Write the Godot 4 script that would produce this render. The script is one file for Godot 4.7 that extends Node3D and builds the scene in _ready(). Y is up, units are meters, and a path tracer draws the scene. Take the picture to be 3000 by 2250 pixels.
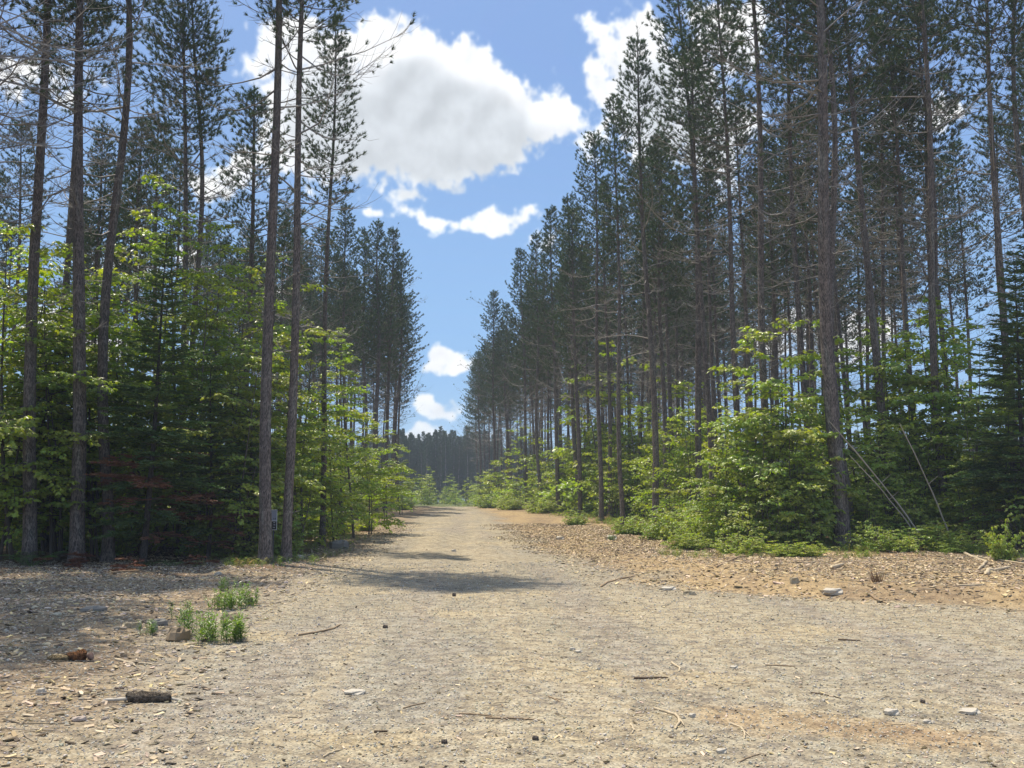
extends Node3D
# A gravel forest road between two stands of tall pines. Units are metres, y is up, the road runs towards -z.

const SUN_AZ := -38.0   # degrees left of the road's direction
const SUN_EL := 67.0
var rng := RandomNumberGenerator.new()
var soft := FastNoiseLite.new()
var M := {}
var taken := {}

# ---------------------------------------------------------------- mesh helpers
class MB:
	var v := PackedVector3Array()
	var n := PackedVector3Array()
	var c := PackedColorArray()
	var t := PackedVector2Array()
	var i := PackedInt32Array()

func put_surface(mesh: ArrayMesh, m: MB, mat: Material) -> void:
	if m.v.is_empty():
		return
	var a := []
	a.resize(Mesh.ARRAY_MAX)
	a[Mesh.ARRAY_VERTEX] = m.v
	if m.n.size() == m.v.size():
		a[Mesh.ARRAY_NORMAL] = m.n
	if m.c.size() == m.v.size():
		a[Mesh.ARRAY_COLOR] = m.c
	if m.t.size() == m.v.size():
		a[Mesh.ARRAY_TEX_UV] = m.t
	if m.i.size():
		a[Mesh.ARRAY_INDEX] = m.i
	mesh.add_surface_from_arrays(Mesh.PRIMITIVE_TRIANGLES, a)
	mesh.surface_set_material(mesh.get_surface_count() - 1, mat)

func mesh_of(m: MB, mat: Material) -> ArrayMesh:
	var mesh := ArrayMesh.new()
	put_surface(mesh, m, mat)
	return mesh

func tube(m: MB, p: PackedVector3Array, r: PackedFloat32Array, sides: int, col: Color, us := 1.0, vs := 1.0, bump := 0.0) -> void:
	var base := m.v.size()
	var whole := (p[p.size() - 1] - p[0]).normalized()
	var ref := Vector3.UP.cross(whole)
	if ref.length() < 0.2:
		ref = Vector3.RIGHT
	ref = ref.normalized()
	var along := 0.0
	for k in p.size():
		var fwd := (p[mini(k + 1, p.size() - 1)] - p[maxi(k - 1, 0)]).normalized()
		var b := fwd.cross(ref).normalized()
		var a := b.cross(fwd)
		if k > 0:
			along += p[k].distance_to(p[k - 1])
		for s in sides + 1:
			var th := TAU * (s % sides) / sides
			var dir := a * cos(th) + b * sin(th)
			var rr := r[k]
			if bump > 0.0:
				rr *= 1.0 + bump * soft.get_noise_3d(cos(th) * 45.0 + p[0].x, along / maxf(r[k], 0.004) * 9.0, sin(th) * 45.0 + p[0].z)
			m.v.append(p[k] + dir * rr)
			m.n.append(dir)
			m.c.append(col)
			m.t.append(Vector2(float(s) / sides * us, -along * vs))
	var w := sides + 1
	for k in p.size() - 1:
		for s in sides:
			var q := base + k * w + s
			m.i.append_array(PackedInt32Array([q, q + w, q + 1, q + 1, q + w, q + w + 1]))

func blade(m: MB, p: Vector3, d: Vector3, side: Vector3, col: Color) -> void:
	m.v.append(p + side)
	m.v.append(p - side)
	m.v.append(p + d)
	m.c.append(col)
	m.c.append(col)
	m.c.append(col)

func kite(m: MB, p: Vector3, d: Vector3, side: Vector3, at: float, sag: Vector3, col: Color) -> void:
	var mid := p + d * at + sag
	m.v.append_array(PackedVector3Array([p, mid + side, p + d, p, p + d, mid - side]))
	for k in 6:
		m.c.append(col)

func rv() -> Vector3:
	return Vector3(rng.randf_range(-1, 1), rng.randf_range(-1, 1), rng.randf_range(-1, 1))

func tint(c: Color, spread: float) -> Color:
	var f := 1.0 + rng.randf_range(-spread, spread)
	return Color(c.r * f * (1.0 + rng.randf_range(-0.12, 0.12)), c.g * f, c.b * f * (1.0 + rng.randf_range(-0.15, 0.15)))

# ---------------------------------------------------------------- naming helpers
func numbered(called: String) -> String:
	var k: int = taken.get(called, 0)
	taken[called] = k + 1
	return called if k == 0 else "%s_%03d" % [called, k]

func tag(o: Node, label: String, category: String, group := "", kind := "") -> void:
	if label:
		o.set_meta("label", label)
	if category:
		o.set_meta("category", category)
	if group:
		o.set_meta("group", group)
	if kind:
		o.set_meta("kind", kind)

func thing(called: String, where: Vector3, label: String, category: String, group := "") -> Node3D:
	var o := Node3D.new()
	o.name = numbered(called)
	add_child(o)
	o.position = where
	tag(o, label, category, group)
	return o

func part(called: String, mesh: Mesh, parent: Node3D) -> MeshInstance3D:
	var o := MeshInstance3D.new()
	o.name = called
	o.mesh = mesh
	parent.add_child(o, true)
	return o

func solo(called: String, mesh: Mesh, where: Vector3, label: String, category: String, group := "", kind := "") -> MeshInstance3D:
	var o := MeshInstance3D.new()
	o.name = numbered(called)
	o.mesh = mesh
	add_child(o)
	o.position = where
	tag(o, label, category, group, kind)
	return o

func scatter(called: String, mesh: Mesh, where: Array, cols: PackedColorArray, label: String, category: String, parent: Node3D = self) -> void:
	var mm := MultiMesh.new()
	mm.transform_format = MultiMesh.TRANSFORM_3D
	mm.use_colors = true
	mm.mesh = mesh
	mm.instance_count = where.size()
	for k in where.size():
		mm.set_instance_transform(k, where[k])
		mm.set_instance_color(k, cols[k])
	var o := MultiMeshInstance3D.new()
	o.name = called
	o.multimesh = mm
	parent.add_child(o)
	tag(o, label, category, "", "stuff")

# ---------------------------------------------------------------- the lie of the land
func smooth(a: float, b: float, x: float) -> float:
	var t := clampf((x - a) / (b - a), 0.0, 1.0)
	return t * t * (3.0 - 2.0 * t)

func rise(d: float) -> float:
	var e := 0.0195 * maxf(0.0, d - 27.0) * smooth(24.0, 38.0, d)
	if d > 70.0:
		e = minf(e, 0.8385 + 0.273 * (1.0 - exp(-(d - 70.0) / 14.0)))
	return e

func chip_edge(d: float) -> float:      # where the gravel meets the wood chips on the right
	if d < 17.7:
		return lerpf(3.1, 7.56, (17.7 - d) / 3.28)
	if d < 33.0:
		return lerpf(3.1, 1.2, (d - 17.7) / 15.3)
	return lerpf(1.2, -4.0, minf((d - 33.0) / 60.0, 1.6))

func dirt_edge(d: float) -> float:      # where the gravel meets the stony dirt on the left
	if d < 14.0:
		return -4.3 + (14.0 - d) * 0.16
	return -4.3 - (d - 14.0) * 0.033

func left_wood(d: float) -> float:
	return -6.0 - (d - 25.0) * 0.078 - (0.0 if d < 98.0 else (d - 98.0) * 0.35)

func right_wood(d: float) -> float:
	if d < 43.0:
		return lerpf(9.0, 6.2, clampf((d - 30.0) / 13.0, -1.0, 1.0))
	if d < 80.0:
		return lerpf(6.2, 2.3, (d - 43.0) / 37.0)
	if d < 140.0:
		return lerpf(2.3, -5.2, (d - 80.0) / 60.0)
	return -5.2 - (d - 140.0) * 0.15

func floor_y(x: float, d: float) -> float:
	var y := rise(d)
	var off := absf(x)
	y += 0.012 * soft.get_noise_2d(x * 22.0, d * 22.0) + 0.02 * soft.get_noise_2d(x * 5.0 + 40.0, d * 5.0)
	var rough := smooth(0.0, 1.6, x - chip_edge(d)) + smooth(0.0, 1.4, dirt_edge(d) - x)
	y += rough * (0.045 * soft.get_noise_2d(x * 16.0 + 9.0, d * 16.0) + 0.09 * soft.get_noise_2d(x * 4.5, d * 4.5 + 70.0) + 0.03)
	y += 0.16 * smooth(0.2, 2.0, x - chip_edge(d)) * (1.0 - smooth(28.0, 40.0, d))
	y += 0.22 * smooth(0.0, 3.0, left_wood(d) - x + 0.5) * smooth(40.0, 60.0, d) + 0.2 * smooth(0.0, 3.0, x - right_wood(d)) * smooth(40.0, 60.0, d)
	y -= 0.025 * exp(-pow((x + 1.9 + 0.055 * (d - 20.0) - 0.9) / 0.35, 2.0)) * smooth(12.0, 26.0, d) + 0.025 * exp(-pow((x + 1.9 + 0.055 * (d - 20.0) + 0.9) / 0.35, 2.0)) * smooth(12.0, 26.0, d)
	return y if off < 400.0 else y

func spot(x: float, d: float, sink := 0.0) -> Vector3:
	return Vector3(x, floor_y(x, d) - sink, -d)

# ---------------------------------------------------------------- sky
var puffs := [
	[-6.81, 23.11, 5.04, 4.58, 1.10],
	[-10.36, 22.91, 4.81, 4.81, 1.00],
	[-3.63, 23.02, 5.04, 3.67, 1.05],
	[-0.43, 22.59, 3.90, 2.29, 0.95],
	[-8.35, 26.52, 1.60, 1.83, 0.90],
	[-5.35, 25.02, 3.90, 2.29, 1.00],
	[-1.71, 24.18, 3.44, 2.06, 1.00],
	[-2.55, 20.75, 4.13, 1.60, 0.85],
	[-6.77, 20.83, 4.35, 1.83, 0.90],
	[2.77, 22.19, 2.29, 1.10, 0.70],
	[1.28, 20.77, 1.38, 0.78, 0.40],
	[4.04, 21.68, 1.15, 1.15, 0.30],
	[-12.63, 22.93, 3.67, 4.58, 0.90],
	[-0.85, 19.21, 1.60, 0.57, 0.35],
	[-3.59, 18.99, 1.83, 0.46, 0.30],
	[-4.00, 16.81, 2.52, 0.37, 0.32],
	[-1.68, 16.29, 2.29, 0.46, 0.40],
	[0.00, 16.85, 1.60, 0.60, 0.42],
	[-6.31, 17.74, 1.38, 0.41, 0.30],
	[1.05, 15.35, 0.92, 0.55, 0.25],
	[-8.78, 16.96, 1.38, 0.23, 0.12],
	[7.48, 25.12, 2.75, 3.44, 0.90],
	[9.75, 23.14, 4.13, 3.67, 0.90],
	[7.09, 26.77, 1.83, 1.38, 0.50],
	[12.16, 20.72, 2.75, 2.52, 0.60],
	[6.46, 27.52, 1.15, 0.69, 0.30],
	[13.14, 26.16, 2.75, 2.52, 0.60],
	[4.75, 27.86, 1.60, 0.50, 0.20],
	[-3.93, 8.84, 1.38, 0.96, 1.00],
	[-4.74, 8.22, 1.26, 0.64, 0.80],
	[-2.99, 8.14, 1.15, 0.57, 0.70],
	[-4.12, 7.72, 2.06, 0.32, 0.40],
	[-4.72, 5.57, 1.38, 0.55, 0.80],
	[-3.90, 5.17, 1.15, 0.41, 0.70],
	[-5.53, 5.67, 0.92, 0.50, 0.60],
	[-4.70, 4.15, 1.60, 0.46, 0.70],
	[-6.12, 3.63, 2.75, 0.50, 0.60],
	[-3.47, 3.44, 2.75, 0.41, 0.40],
	[-17.64, 18.38, 1.83, 1.03, 0.60],
	[-16.10, 18.89, 1.38, 0.92, 0.50],
	[18.97, 9.07, 3.44, 1.60, 0.70],
	[15.21, 10.04, 2.29, 1.15, 0.50],
	[24.11, 21.06, 2.75, 0.92, 0.35],
	[-21.55, 13.48, 2.75, 0.92, 0.40],
	[9.29, 11.47, 3.67, 1.83, 0.60],
	[-14.66, 11.25, 3.21, 1.15, 0.50],
	[-25.21, 9.05, 5.04, 1.15, 0.50],
	[-27.65, 21.87, 3.67, 1.38, 0.35],
]
var haze_noise := FastNoiseLite.new()
var fine_noise := FastNoiseLite.new()

func cloud_at(az: float, el: float) -> float:
	var wx := az + 1.6 * haze_noise.get_noise_2d(az * 9.0, el * 9.0)
	var wy := el + 1.2 * haze_noise.get_noise_2d(az * 9.0 + 300.0, el * 9.0)
	var b := -1.0
	for p in puffs:
		var dx: float = (wx - p[0]) / p[2]
		var dy: float = (wy - p[1]) / p[3]
		var q: float = p[4] * (1.0 - dx * dx - dy * dy)
		if q > -1.0:
			b = maxf(b, q) + 0.12 * exp(-6.0 * absf(b - q))
	if absf(az) > 33.0 or el > 33.0:   # the same fair-weather clouds all round
		var dir := Vector3(sin(deg_to_rad(az)), 0.0, -cos(deg_to_rad(az))) / maxf(tan(deg_to_rad(el)), 0.1)
		var s := maxf(smooth(33.0, 40.0, absf(az)), smooth(33.0, 40.0, el))
		b = lerpf(b, -0.95 + 2.6 * maxf(0.0, haze_noise.get_noise_2d(dir.x * 26.0 + 900.0, dir.z * 26.0) + 0.22), s)
	return b

func sky_color(az: float, el: float) -> Color:
	var up := clampf(sin(deg_to_rad(maxf(el, 0.0))), 0.0, 1.0)
	var blue := Color(0.75, 0.87, 0.96).lerp(Color(0.60, 0.765, 0.94), pow(smooth(0.0, 0.16, up), 0.8)).lerp(Color(0.51, 0.645, 0.865), smooth(0.1, 0.5, up)).lerp(Color(0.38, 0.53, 0.80), smooth(0.5, 1.0, up))
	var near := clampf(cos(deg_to_rad(az - SUN_AZ)) * cos(deg_to_rad(el)) * cos(deg_to_rad(SUN_EL)) + sin(deg_to_rad(el)) * sin(deg_to_rad(SUN_EL)), 0.0, 1.0)
	blue = blue.lerp(Color(0.9, 0.95, 1.0), 0.5 * pow(near, 5.0))
	var b := cloud_at(az, el)
	if b > -0.85:
		var big := fine_noise.get_noise_2d(az * 15.0, el * 15.0)
		var small := fine_noise.get_noise_2d(az * 60.0 + 50.0, el * 60.0)
		var t := b + 0.75 * big + 0.4 * small
		var cover := smooth(-0.12, 0.42, t)
		if cover > 0.0:
			var lit := b + 0.75 * fine_noise.get_noise_2d((az - 0.35) * 15.0, (el + 0.75) * 15.0) + 0.3 * small
			var ahead := cloud_at(az - 1.2, el + 2.2)
			var shade := smooth(0.25, 1.15, 0.5 * b + 0.75 * ahead + 0.2 * big)
			var relief := clampf((t - lit) * 0.9, -0.5, 0.5)
			var bright := clampf(1.02 - 0.14 * shade + 0.10 * relief, 0.78, 1.04)
			var col := Color(bright * (0.985 - 0.03 * shade), bright * (0.99 - 0.012 * shade), bright)
			blue = blue.lerp(col, cover * (0.97 - 0.25 * smooth(8.0, 0.0, el)))
	return blue

func sky_image() -> Image:
	# column 0 looks down the road, columns run to the right
	var low := Image.create(512, 256, false, Image.FORMAT_RGB8)
	for y in 256:
		var el := 90.0 - (y + 0.5) / 256.0 * 180.0
		for x in 512:
			var az := (x + 0.5) / 512.0 * 360.0
			low.set_pixel(x, y, Color(0.5, 0.5, 0.45) if el < -2.0 else sky_color(az if az < 180.0 else az - 360.0, el))
	low.resize(4096, 2048, Image.INTERPOLATE_CUBIC)
	var w := 408
	var y0 := 650
	var h := 380
	for half in 2:
		var x0 := 0 if half == 0 else 4096 - w
		var fine := Image.create(w, h, false, Image.FORMAT_RGB8)
		for y in h:
			var el := 90.0 - (y0 + y + 0.5) / 2048.0 * 180.0
			for x in w:
				var az := (x0 + x + 0.5) / 4096.0 * 360.0
				fine.set_pixel(x, y, sky_color(az if half == 0 else az - 360.0, el))
		low.blit_rect(fine, Rect2i(0, 0, w, h), Vector2i(x0, y0))
	return low

# ---------------------------------------------------------------- materials
func noise_tex(kind: int, freq: float, sd: int, ramp: Array, size := 512, octaves := 3, ret := 1) -> NoiseTexture2D:
	var n := FastNoiseLite.new()
	n.noise_type = kind
	n.seed = sd
	n.frequency = freq
	n.fractal_octaves = octaves
	if kind == FastNoiseLite.TYPE_CELLULAR:
		n.cellular_return_type = ret
		n.fractal_type = FastNoiseLite.FRACTAL_NONE if octaves <= 1 else FastNoiseLite.FRACTAL_FBM
	var t := NoiseTexture2D.new()
	t.width = size
	t.height = size
	t.seamless = true
	t.noise = n
	if ramp.size():
		var g := Gradient.new()
		var off := PackedFloat32Array()
		var col := PackedColorArray()
		for r in ramp:
			off.append(r[0])
			col.append(r[1])
		g.offsets = off
		g.colors = col
		t.color_ramp = g
	return t

func grey(x: float) -> Color:
	return Color(x, x, x)

func plain(name: String, rough: float, back := Color.BLACK, spec := 0.5) -> StandardMaterial3D:
	var m := StandardMaterial3D.new()
	m.resource_name = name
	m.vertex_color_use_as_albedo = true
	m.roughness = rough
	m.metallic_specular = spec
	if back != Color.BLACK:
		m.backlight_enabled = true
		m.backlight = back
	return m

func make_materials() -> void:
	var bark := plain("pine_bark", 0.9, Color.BLACK, 0.25)
	bark.albedo_texture = noise_tex(FastNoiseLite.TYPE_CELLULAR, 0.035, 11, [[0.0, grey(0.42)], [0.35, grey(0.62)], [0.7, Color(0.86, 0.84, 0.83)], [1.0, grey(1.0)]], 512, 3, FastNoiseLite.RETURN_CELL_VALUE)
	bark.heightmap_enabled = true
	bark.heightmap_texture = noise_tex(FastNoiseLite.TYPE_CELLULAR, 0.035, 11, [], 512, 3, FastNoiseLite.RETURN_DISTANCE2_SUB)
	bark.heightmap_scale = 2.2
	M.bark = bark
	M.twig = plain("dead_wood", 0.85, Color.BLACK, 0.3)
	M.needle = plain("pine_needles", 0.55, Color(0.3, 0.45, 0.2), 0.4)
	M.leaf = plain("broad_leaves", 0.36, Color(0.96, 1.0, 0.42), 0.5)
	M.fir = plain("fir_needles", 0.55, Color(0.35, 0.5, 0.25), 0.4)
	M.stone = plain("stone", 0.85, Color.BLACK, 0.35)
	M.stone.uv1_triplanar = true
	M.stone.uv1_scale = Vector3(9, 9, 9)
	M.stone.albedo_texture = noise_tex(FastNoiseLite.TYPE_SIMPLEX_SMOOTH, 0.03, 5, [[0.0, grey(0.6)], [0.5, grey(0.86)], [1.0, grey(1.0)]], 256, 5)
	M.grit = plain("grit", 0.9, Color.BLACK, 0.3)
	M.wood = plain("weathered_wood", 0.85, Color.BLACK, 0.3)
	var g := plain("road_and_forest_floor", 0.95, Color.BLACK, 0.25)
	g.uv1_triplanar = true
	g.uv1_world_triplanar = true
	g.uv1_scale = Vector3(0.29, 0.29, 0.29)
	g.albedo_texture = noise_tex(FastNoiseLite.TYPE_CELLULAR, 0.19, 21, [[0.0, grey(0.5)], [0.18, Color(0.72, 0.7, 0.68)], [0.5, grey(0.84)], [0.8, Color(0.97, 0.95, 0.91)], [1.0, grey(1.0)]], 1024, 2, FastNoiseLite.RETURN_CELL_VALUE)
	g.heightmap_enabled = true
	g.heightmap_texture = noise_tex(FastNoiseLite.TYPE_CELLULAR, 0.19, 21, [], 1024, 2, FastNoiseLite.RETURN_DISTANCE)
	g.heightmap_flip_texture = true
	g.heightmap_scale = 1.1
	g.uv2_triplanar = true
	g.uv2_world_triplanar = true
	g.uv2_scale = Vector3(0.113, 0.113, 0.113)
	g.detail_enabled = true
	g.detail_blend_mode = BaseMaterial3D.BLEND_MODE_MUL
	g.detail_albedo = noise_tex(FastNoiseLite.TYPE_SIMPLEX_SMOOTH, 0.012, 31, [[0.2, Color(0.8, 0.79, 0.8)], [0.45, Color(0.95, 0.93, 0.9)], [0.7, grey(1.0)]], 1024, 6)
	M.ground = g

# ---------------------------------------------------------------- pines
# A kind holds the crown and the bare lower branchwork; trunks are made for each girth on the kind's own centre line.
class PineKind:
	var height := 22.0
	var sway := PackedFloat32Array()
	var crown: ArrayMesh
	var bare: ArrayMesh
	var trunks := {}

func axis_of(k: PineKind, y: float) -> Vector3:
	var s := k.sway
	var g := smooth(0.0, 3.0, y)
	return Vector3(s[0] * sin(y * s[1] + s[2]) - s[0] * sin(s[2]) , y, s[3] * sin(y * s[4] + s[5]) - s[3] * sin(s[5])) * Vector3(g, 1, g)

func trunk_of(k: PineKind, r0: float, sides: int, steps: int) -> ArrayMesh:
	var key := int(r0 * 200.0) * 100 + sides
	if not k.trunks.has(key):
		var m := MB.new()
		var p := PackedVector3Array()
		var r := PackedFloat32Array()
		for s in steps + 1:
			var f := float(s) / steps
			var y := -0.25 + (k.height + 0.1) * pow(f, 1.35)
			p.append(axis_of(k, y))
			r.append(r0 * (0.97 * pow(maxf(0.0, 1.0 - y / (k.height + 0.3)), 0.62) + 0.03 + 0.55 * exp(-maxf(y + 0.1, 0.0) / 0.28)))
		tube(m, p, r, sides, Color(0.34, 0.292, 0.262), maxf(2.0, roundf(r0 * 17.0)), 0.9, 0.07 if sides > 8 else 0.0)
		for q in m.c.size():   # patches of redder and greyer bark, a little lichen
			var at := m.v[q]
			var n := soft.get_noise_3d(at.x * 160.0, at.y * 9.0 + r0 * 500.0, at.z * 160.0)
			var n2 := soft.get_noise_3d(at.x * 300.0 + 70.0, at.y * 40.0, at.z * 300.0)
			m.c[q] = m.c[q].lerp(Color(0.35, 0.29, 0.25), smooth(0.0, 0.35, n)).lerp(Color(0.36, 0.36, 0.32), smooth(0.12, 0.4, n2) * 0.8) * (1.0 + 0.3 * n2)
		k.trunks[key] = mesh_of(m, M.bark)
	return k.trunks[key]

func tuft(m: MB, p: Vector3, dir: Vector3, n: int, long: float, wide: float, col: Color) -> void:
	var a := dir.cross(Vector3(0.31, 0.2, 0.93)).normalized()
	var b := dir.cross(a)
	for k in n:
		var th := rng.randf() * TAU
		var sp := rng.randf_range(0.2, 1.4)
		var d := (dir + (a * cos(th) + b * sin(th)) * sp).normalized()
		var side := d.cross(rv()).normalized() * wide
		blade(m, p - dir * rng.randf() * long * 0.7, d * long * rng.randf_range(0.75, 1.15), side, col * rng.randf_range(0.75, 1.25))

func make_pine(sd: int, h: float, crown_from: float, reach: float, bare_from: float, blades: int, wide: float, bare_share := 0.75) -> PineKind:
	rng.seed = sd
	var k := PineKind.new()
	k.height = h
	k.sway = PackedFloat32Array([rng.randf_range(0.06, 0.19), rng.randf_range(0.2, 0.5), rng.randf() * TAU, rng.randf_range(0.06, 0.17), rng.randf_range(0.2, 0.45), rng.randf() * TAU])
	var wood := MB.new()
	var green := MB.new()
	var bare := MB.new()
	for q in 16:   # snapped stubs low on the trunk
		var sy := rng.randf_range(1.2, bare_from + 2.0)
		var saz := rng.randf() * TAU
		bare_branch(bare, axis_of(k, sy), Vector3(cos(saz), 0, sin(saz)), rng.randf_range(0.16, 0.42), rng.randf_range(-0.3, 0.3), green, 0, wide, 0.0)
	var y := bare_from
	var lopside := rng.randf() * TAU
	while y < h - 0.25:
		var t := (y - crown_from) / (h - crown_from)
		var n := rng.randi_range(3, 5) if t < 0.0 else rng.randi_range(4, 6)
		var turn := rng.randf() * TAU
		for q in n:
			var az := turn + TAU * q / n + rng.randf_range(-0.3, 0.3)
			var out := Vector3(cos(az), 0, sin(az))
			var lop := 1.0 + 0.25 * cos(az - lopside)
			var start := axis_of(k, y + rng.randf_range(-0.12, 0.12))
			if t < 0.0:
				if rng.randf() > bare_share:
					continue
				var deep := clampf((y - bare_from) / maxf(crown_from - bare_from, 0.1), 0.0, 1.0)
				var l := lerpf(0.25, reach * 1.25, pow(deep, 0.8)) * (0.2 + 1.0 * pow(rng.randf(), 1.4)) * lop
				if rng.randf() < 0.25 * (1.0 - deep):
					l *= 1.8
				bare_branch(bare, start, out, l, rng.randf_range(-0.45, 0.6), green, blades, wide, deep)
			else:
				if rng.randf() < 0.22 * (1.0 - t):   # gaps: a dead or lost branch
					if rng.randf() < 0.6:
						bare_branch(bare, start, out, reach * rng.randf_range(0.3, 1.0), rng.randf_range(0.0, 0.5), green, blades, wide, 0.9)
					continue
				var prof := pow(1.0 - t, 0.62) * (0.62 + 0.38 * smooth(0.0, 0.3, t))
				var l := maxf(0.22, reach * prof * rng.randf_range(0.65, 1.18) * lop)
				live_branch(wood, green, start, out, l, lerpf(0.12, 1.15, pow(t, 1.2)) + rng.randf_range(-0.15, 0.15), blades, wide, t)
		y += rng.randf_range(0.4, 0.75) if t < 0.0 else rng.randf_range(0.36, 0.58) * lerpf(1.0, 0.75, t)
	for q in 5:
		tuft(green, axis_of(k, h - 0.12 * q + 0.1), (Vector3.UP + rv() * 0.25).normalized(), blades, 0.17, wide, tint(Color(0.09, 0.128, 0.056), 0.2))
	k.crown = ArrayMesh.new()
	put_surface(k.crown, wood, M.twig)
	put_surface(k.crown, green, M.needle)
	k.bare = mesh_of(bare, M.twig)
	return k

func bare_branch(m: MB, start: Vector3, out: Vector3, l: float, slope: float, green: MB, blades: int, wide: float, deep: float) -> void:
	var p := PackedVector3Array()
	var r := PackedFloat32Array()
	var side := out.cross(Vector3.UP)
	var bend := rng.randf_range(-0.4, 0.4)
	var lift := rng.randf_range(-0.15, 0.5)
	var droop := rng.randf_range(-0.15, 0.35)
	for s in 6:
		var f := s / 5.0
		p.append(start + out * l * f + Vector3.UP * l * (slope * f - droop * f * (1.0 - f) * 2.0 + lift * f * f * f) + side * bend * l * f * f + rv() * 0.035 * l * f)
		r.append(lerpf(0.009 + 0.009 * l, 0.0045, f))
	var pale := rng.randf_range(0.15, 0.36)
	var col := Color(pale, pale * 0.92, pale * 0.84)
	tube(m, p, r, 3, col)
	if l < 0.5:
		return
	for q in int(l * rng.randf_range(5.0, 10.0)):
		var f := rng.randf_range(0.3, 1.0)
		var at := p[int(f * 4.99)].lerp(p[mini(int(f * 4.99) + 1, 5)], fmod(f * 4.99, 1.0))
		var d := (out * rng.randf_range(0.3, 1.0) + side * rng.randf_range(-1.0, 1.0) + Vector3.UP * rng.randf_range(-0.15, 0.5)).normalized()
		var tl := rng.randf_range(0.2, 0.85) * minf(1.0, l * 0.6)
		var up := Vector3.UP * tl * rng.randf_range(0.0, 0.5)
		tube(m, PackedVector3Array([at, at + d * tl * 0.5, at + d * tl + up]), PackedFloat32Array([0.0065, 0.005, 0.003]), 3, col)
		if deep > 0.6 and rng.randf() < 0.3 * deep:
			tuft(green, at + d * tl + up, (d + Vector3.UP * 0.6).normalized(), blades, 0.13, wide, tint(Color(0.085, 0.12, 0.052), 0.25))

func live_branch(wood: MB, green: MB, start: Vector3, out: Vector3, l: float, slope: float, blades: int, wide: float, t: float) -> void:
	var p := PackedVector3Array()
	var r := PackedFloat32Array()
	var side := out.cross(Vector3.UP)
	var bend := rng.randf_range(-0.15, 0.15)
	for s in 6:
		var f := s / 5.0
		p.append(start + out * l * f + Vector3.UP * l * (slope * f * 0.75 + 0.35 * f * f) + side * bend * l * f * f)
		r.append(lerpf(0.007 + 0.008 * l, 0.005, f))
	tube(wood, p, r, 3, Color(0.14, 0.115, 0.095))
	var base := Color(0.09, 0.128, 0.056)
	var f := 0.3 if l > 0.8 else 0.1
	var flip := 1.0
	while f < 1.0:
		var at := p[int(f * 4.99)].lerp(p[mini(int(f * 4.99) + 1, 5)], fmod(f * 4.99, 1.0))
		var tl := (0.16 + 0.42 * (1.0 - f) * l * rng.randf_range(0.6, 1.2))
		tl = minf(tl, 0.85)
		var d := (out * 0.75 + side * flip * rng.randf_range(0.5, 1.0) + Vector3.UP * rng.randf_range(0.1, 0.7)).normalized()
		var end := at + d * tl + Vector3.UP * tl * 0.25
		tube(wood, PackedVector3Array([at, end]), PackedFloat32Array([0.006, 0.003]), 3, Color(0.14, 0.115, 0.095))
		var col := tint(base, 0.22)
		var updir := (d + Vector3.UP * 0.7).normalized()
		tuft(green, end, updir, blades, 0.16, wide, col)
		if tl > 0.22:
			tuft(green, at.lerp(end, 0.55) + rv() * 0.05, (updir + rv() * 0.5).normalized(), blades, 0.14, wide, col)
		if tl > 0.4:
			tuft(green, at.lerp(end, 0.7) - side * flip * 0.16 + Vector3.UP * 0.08, (updir + rv() * 0.6).normalized(), blades, 0.14, wide, col)
			tuft(green, at.lerp(end, 0.75) + side * flip * 0.18 + Vector3.UP * 0.06, (updir + rv() * 0.6).normalized(), blades, 0.14, wide, col)
		flip = -flip
		f += rng.randf_range(0.09, 0.17) * (1.0 if l > 1.2 else 1.5)
	tuft(green, p[5], (p[5] - p[4]).normalized() + Vector3.UP * 0.2, blades + 3, 0.17, wide, tint(base, 0.2))
	if l > 0.8:
		tuft(green, p[4], (p[5] - p[4] + Vector3.UP * 0.2).normalized(), blades, 0.15, wide, tint(base, 0.2))

func plant_pine(k: PineKind, x: float, d: float, r0: float, lean: Vector2, scale_y: float, turn: float, label: String, group: String, fine := true) -> Node3D:
	var o := thing("pine_tree", spot(x, d), label, "pine tree", group)
	o.basis = Basis(Vector3.BACK, -lean.x) * Basis(Vector3.RIGHT, lean.y) * Basis(Vector3.UP, turn).scaled(Vector3(scale_y, scale_y, scale_y))
	part("trunk", trunk_of(k, r0 / scale_y, 14 if fine else 7, 30 if fine else 12), o)
	part("crown", k.crown, o)
	part("branchwork", k.bare, o).set_meta("kind", "stuff")
	return o

# ---------------------------------------------------------------- broad-leaved saplings
var lobes := PackedVector2Array([Vector2(0, 0), Vector2(0.16, 0.5), Vector2(0.42, 0.25), Vector2(0.74, 0.42), Vector2(0.72, 0.15), Vector2(1.0, 0), Vector2(0.72, -0.15), Vector2(0.74, -0.42), Vector2(0.42, -0.25), Vector2(0.16, -0.5)])

func leaf(m: MB, p: Vector3, along: Vector3, up: Vector3, size: float, col: Color, fancy: bool) -> void:
	var across := along.cross(up).normalized() * size
	var a := along * size
	var nrm := up * size
	if not fancy:
		var mid := p + a * 0.45 - nrm * 0.06
		m.v.append_array(PackedVector3Array([p, mid + across * 0.45 + nrm * 0.1, p + a, p, p + a - nrm * 0.1, mid - across * 0.45 + nrm * 0.1]))
		for k in 6:
			m.c.append(col)
		return
	var b := m.v.size()
	m.v.append(p + a * 0.4 + nrm * 0.08)
	m.c.append(col)
	for q in lobes:
		m.v.append(p + a * q.x + across * q.y - nrm * (absf(q.y) * 0.25 + q.x * q.x * 0.22))
		m.c.append(col)
	for k in 10:
		m.i.append_array(PackedInt32Array([b, b + 1 + k, b + 1 + (k + 1) % 10]))

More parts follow.
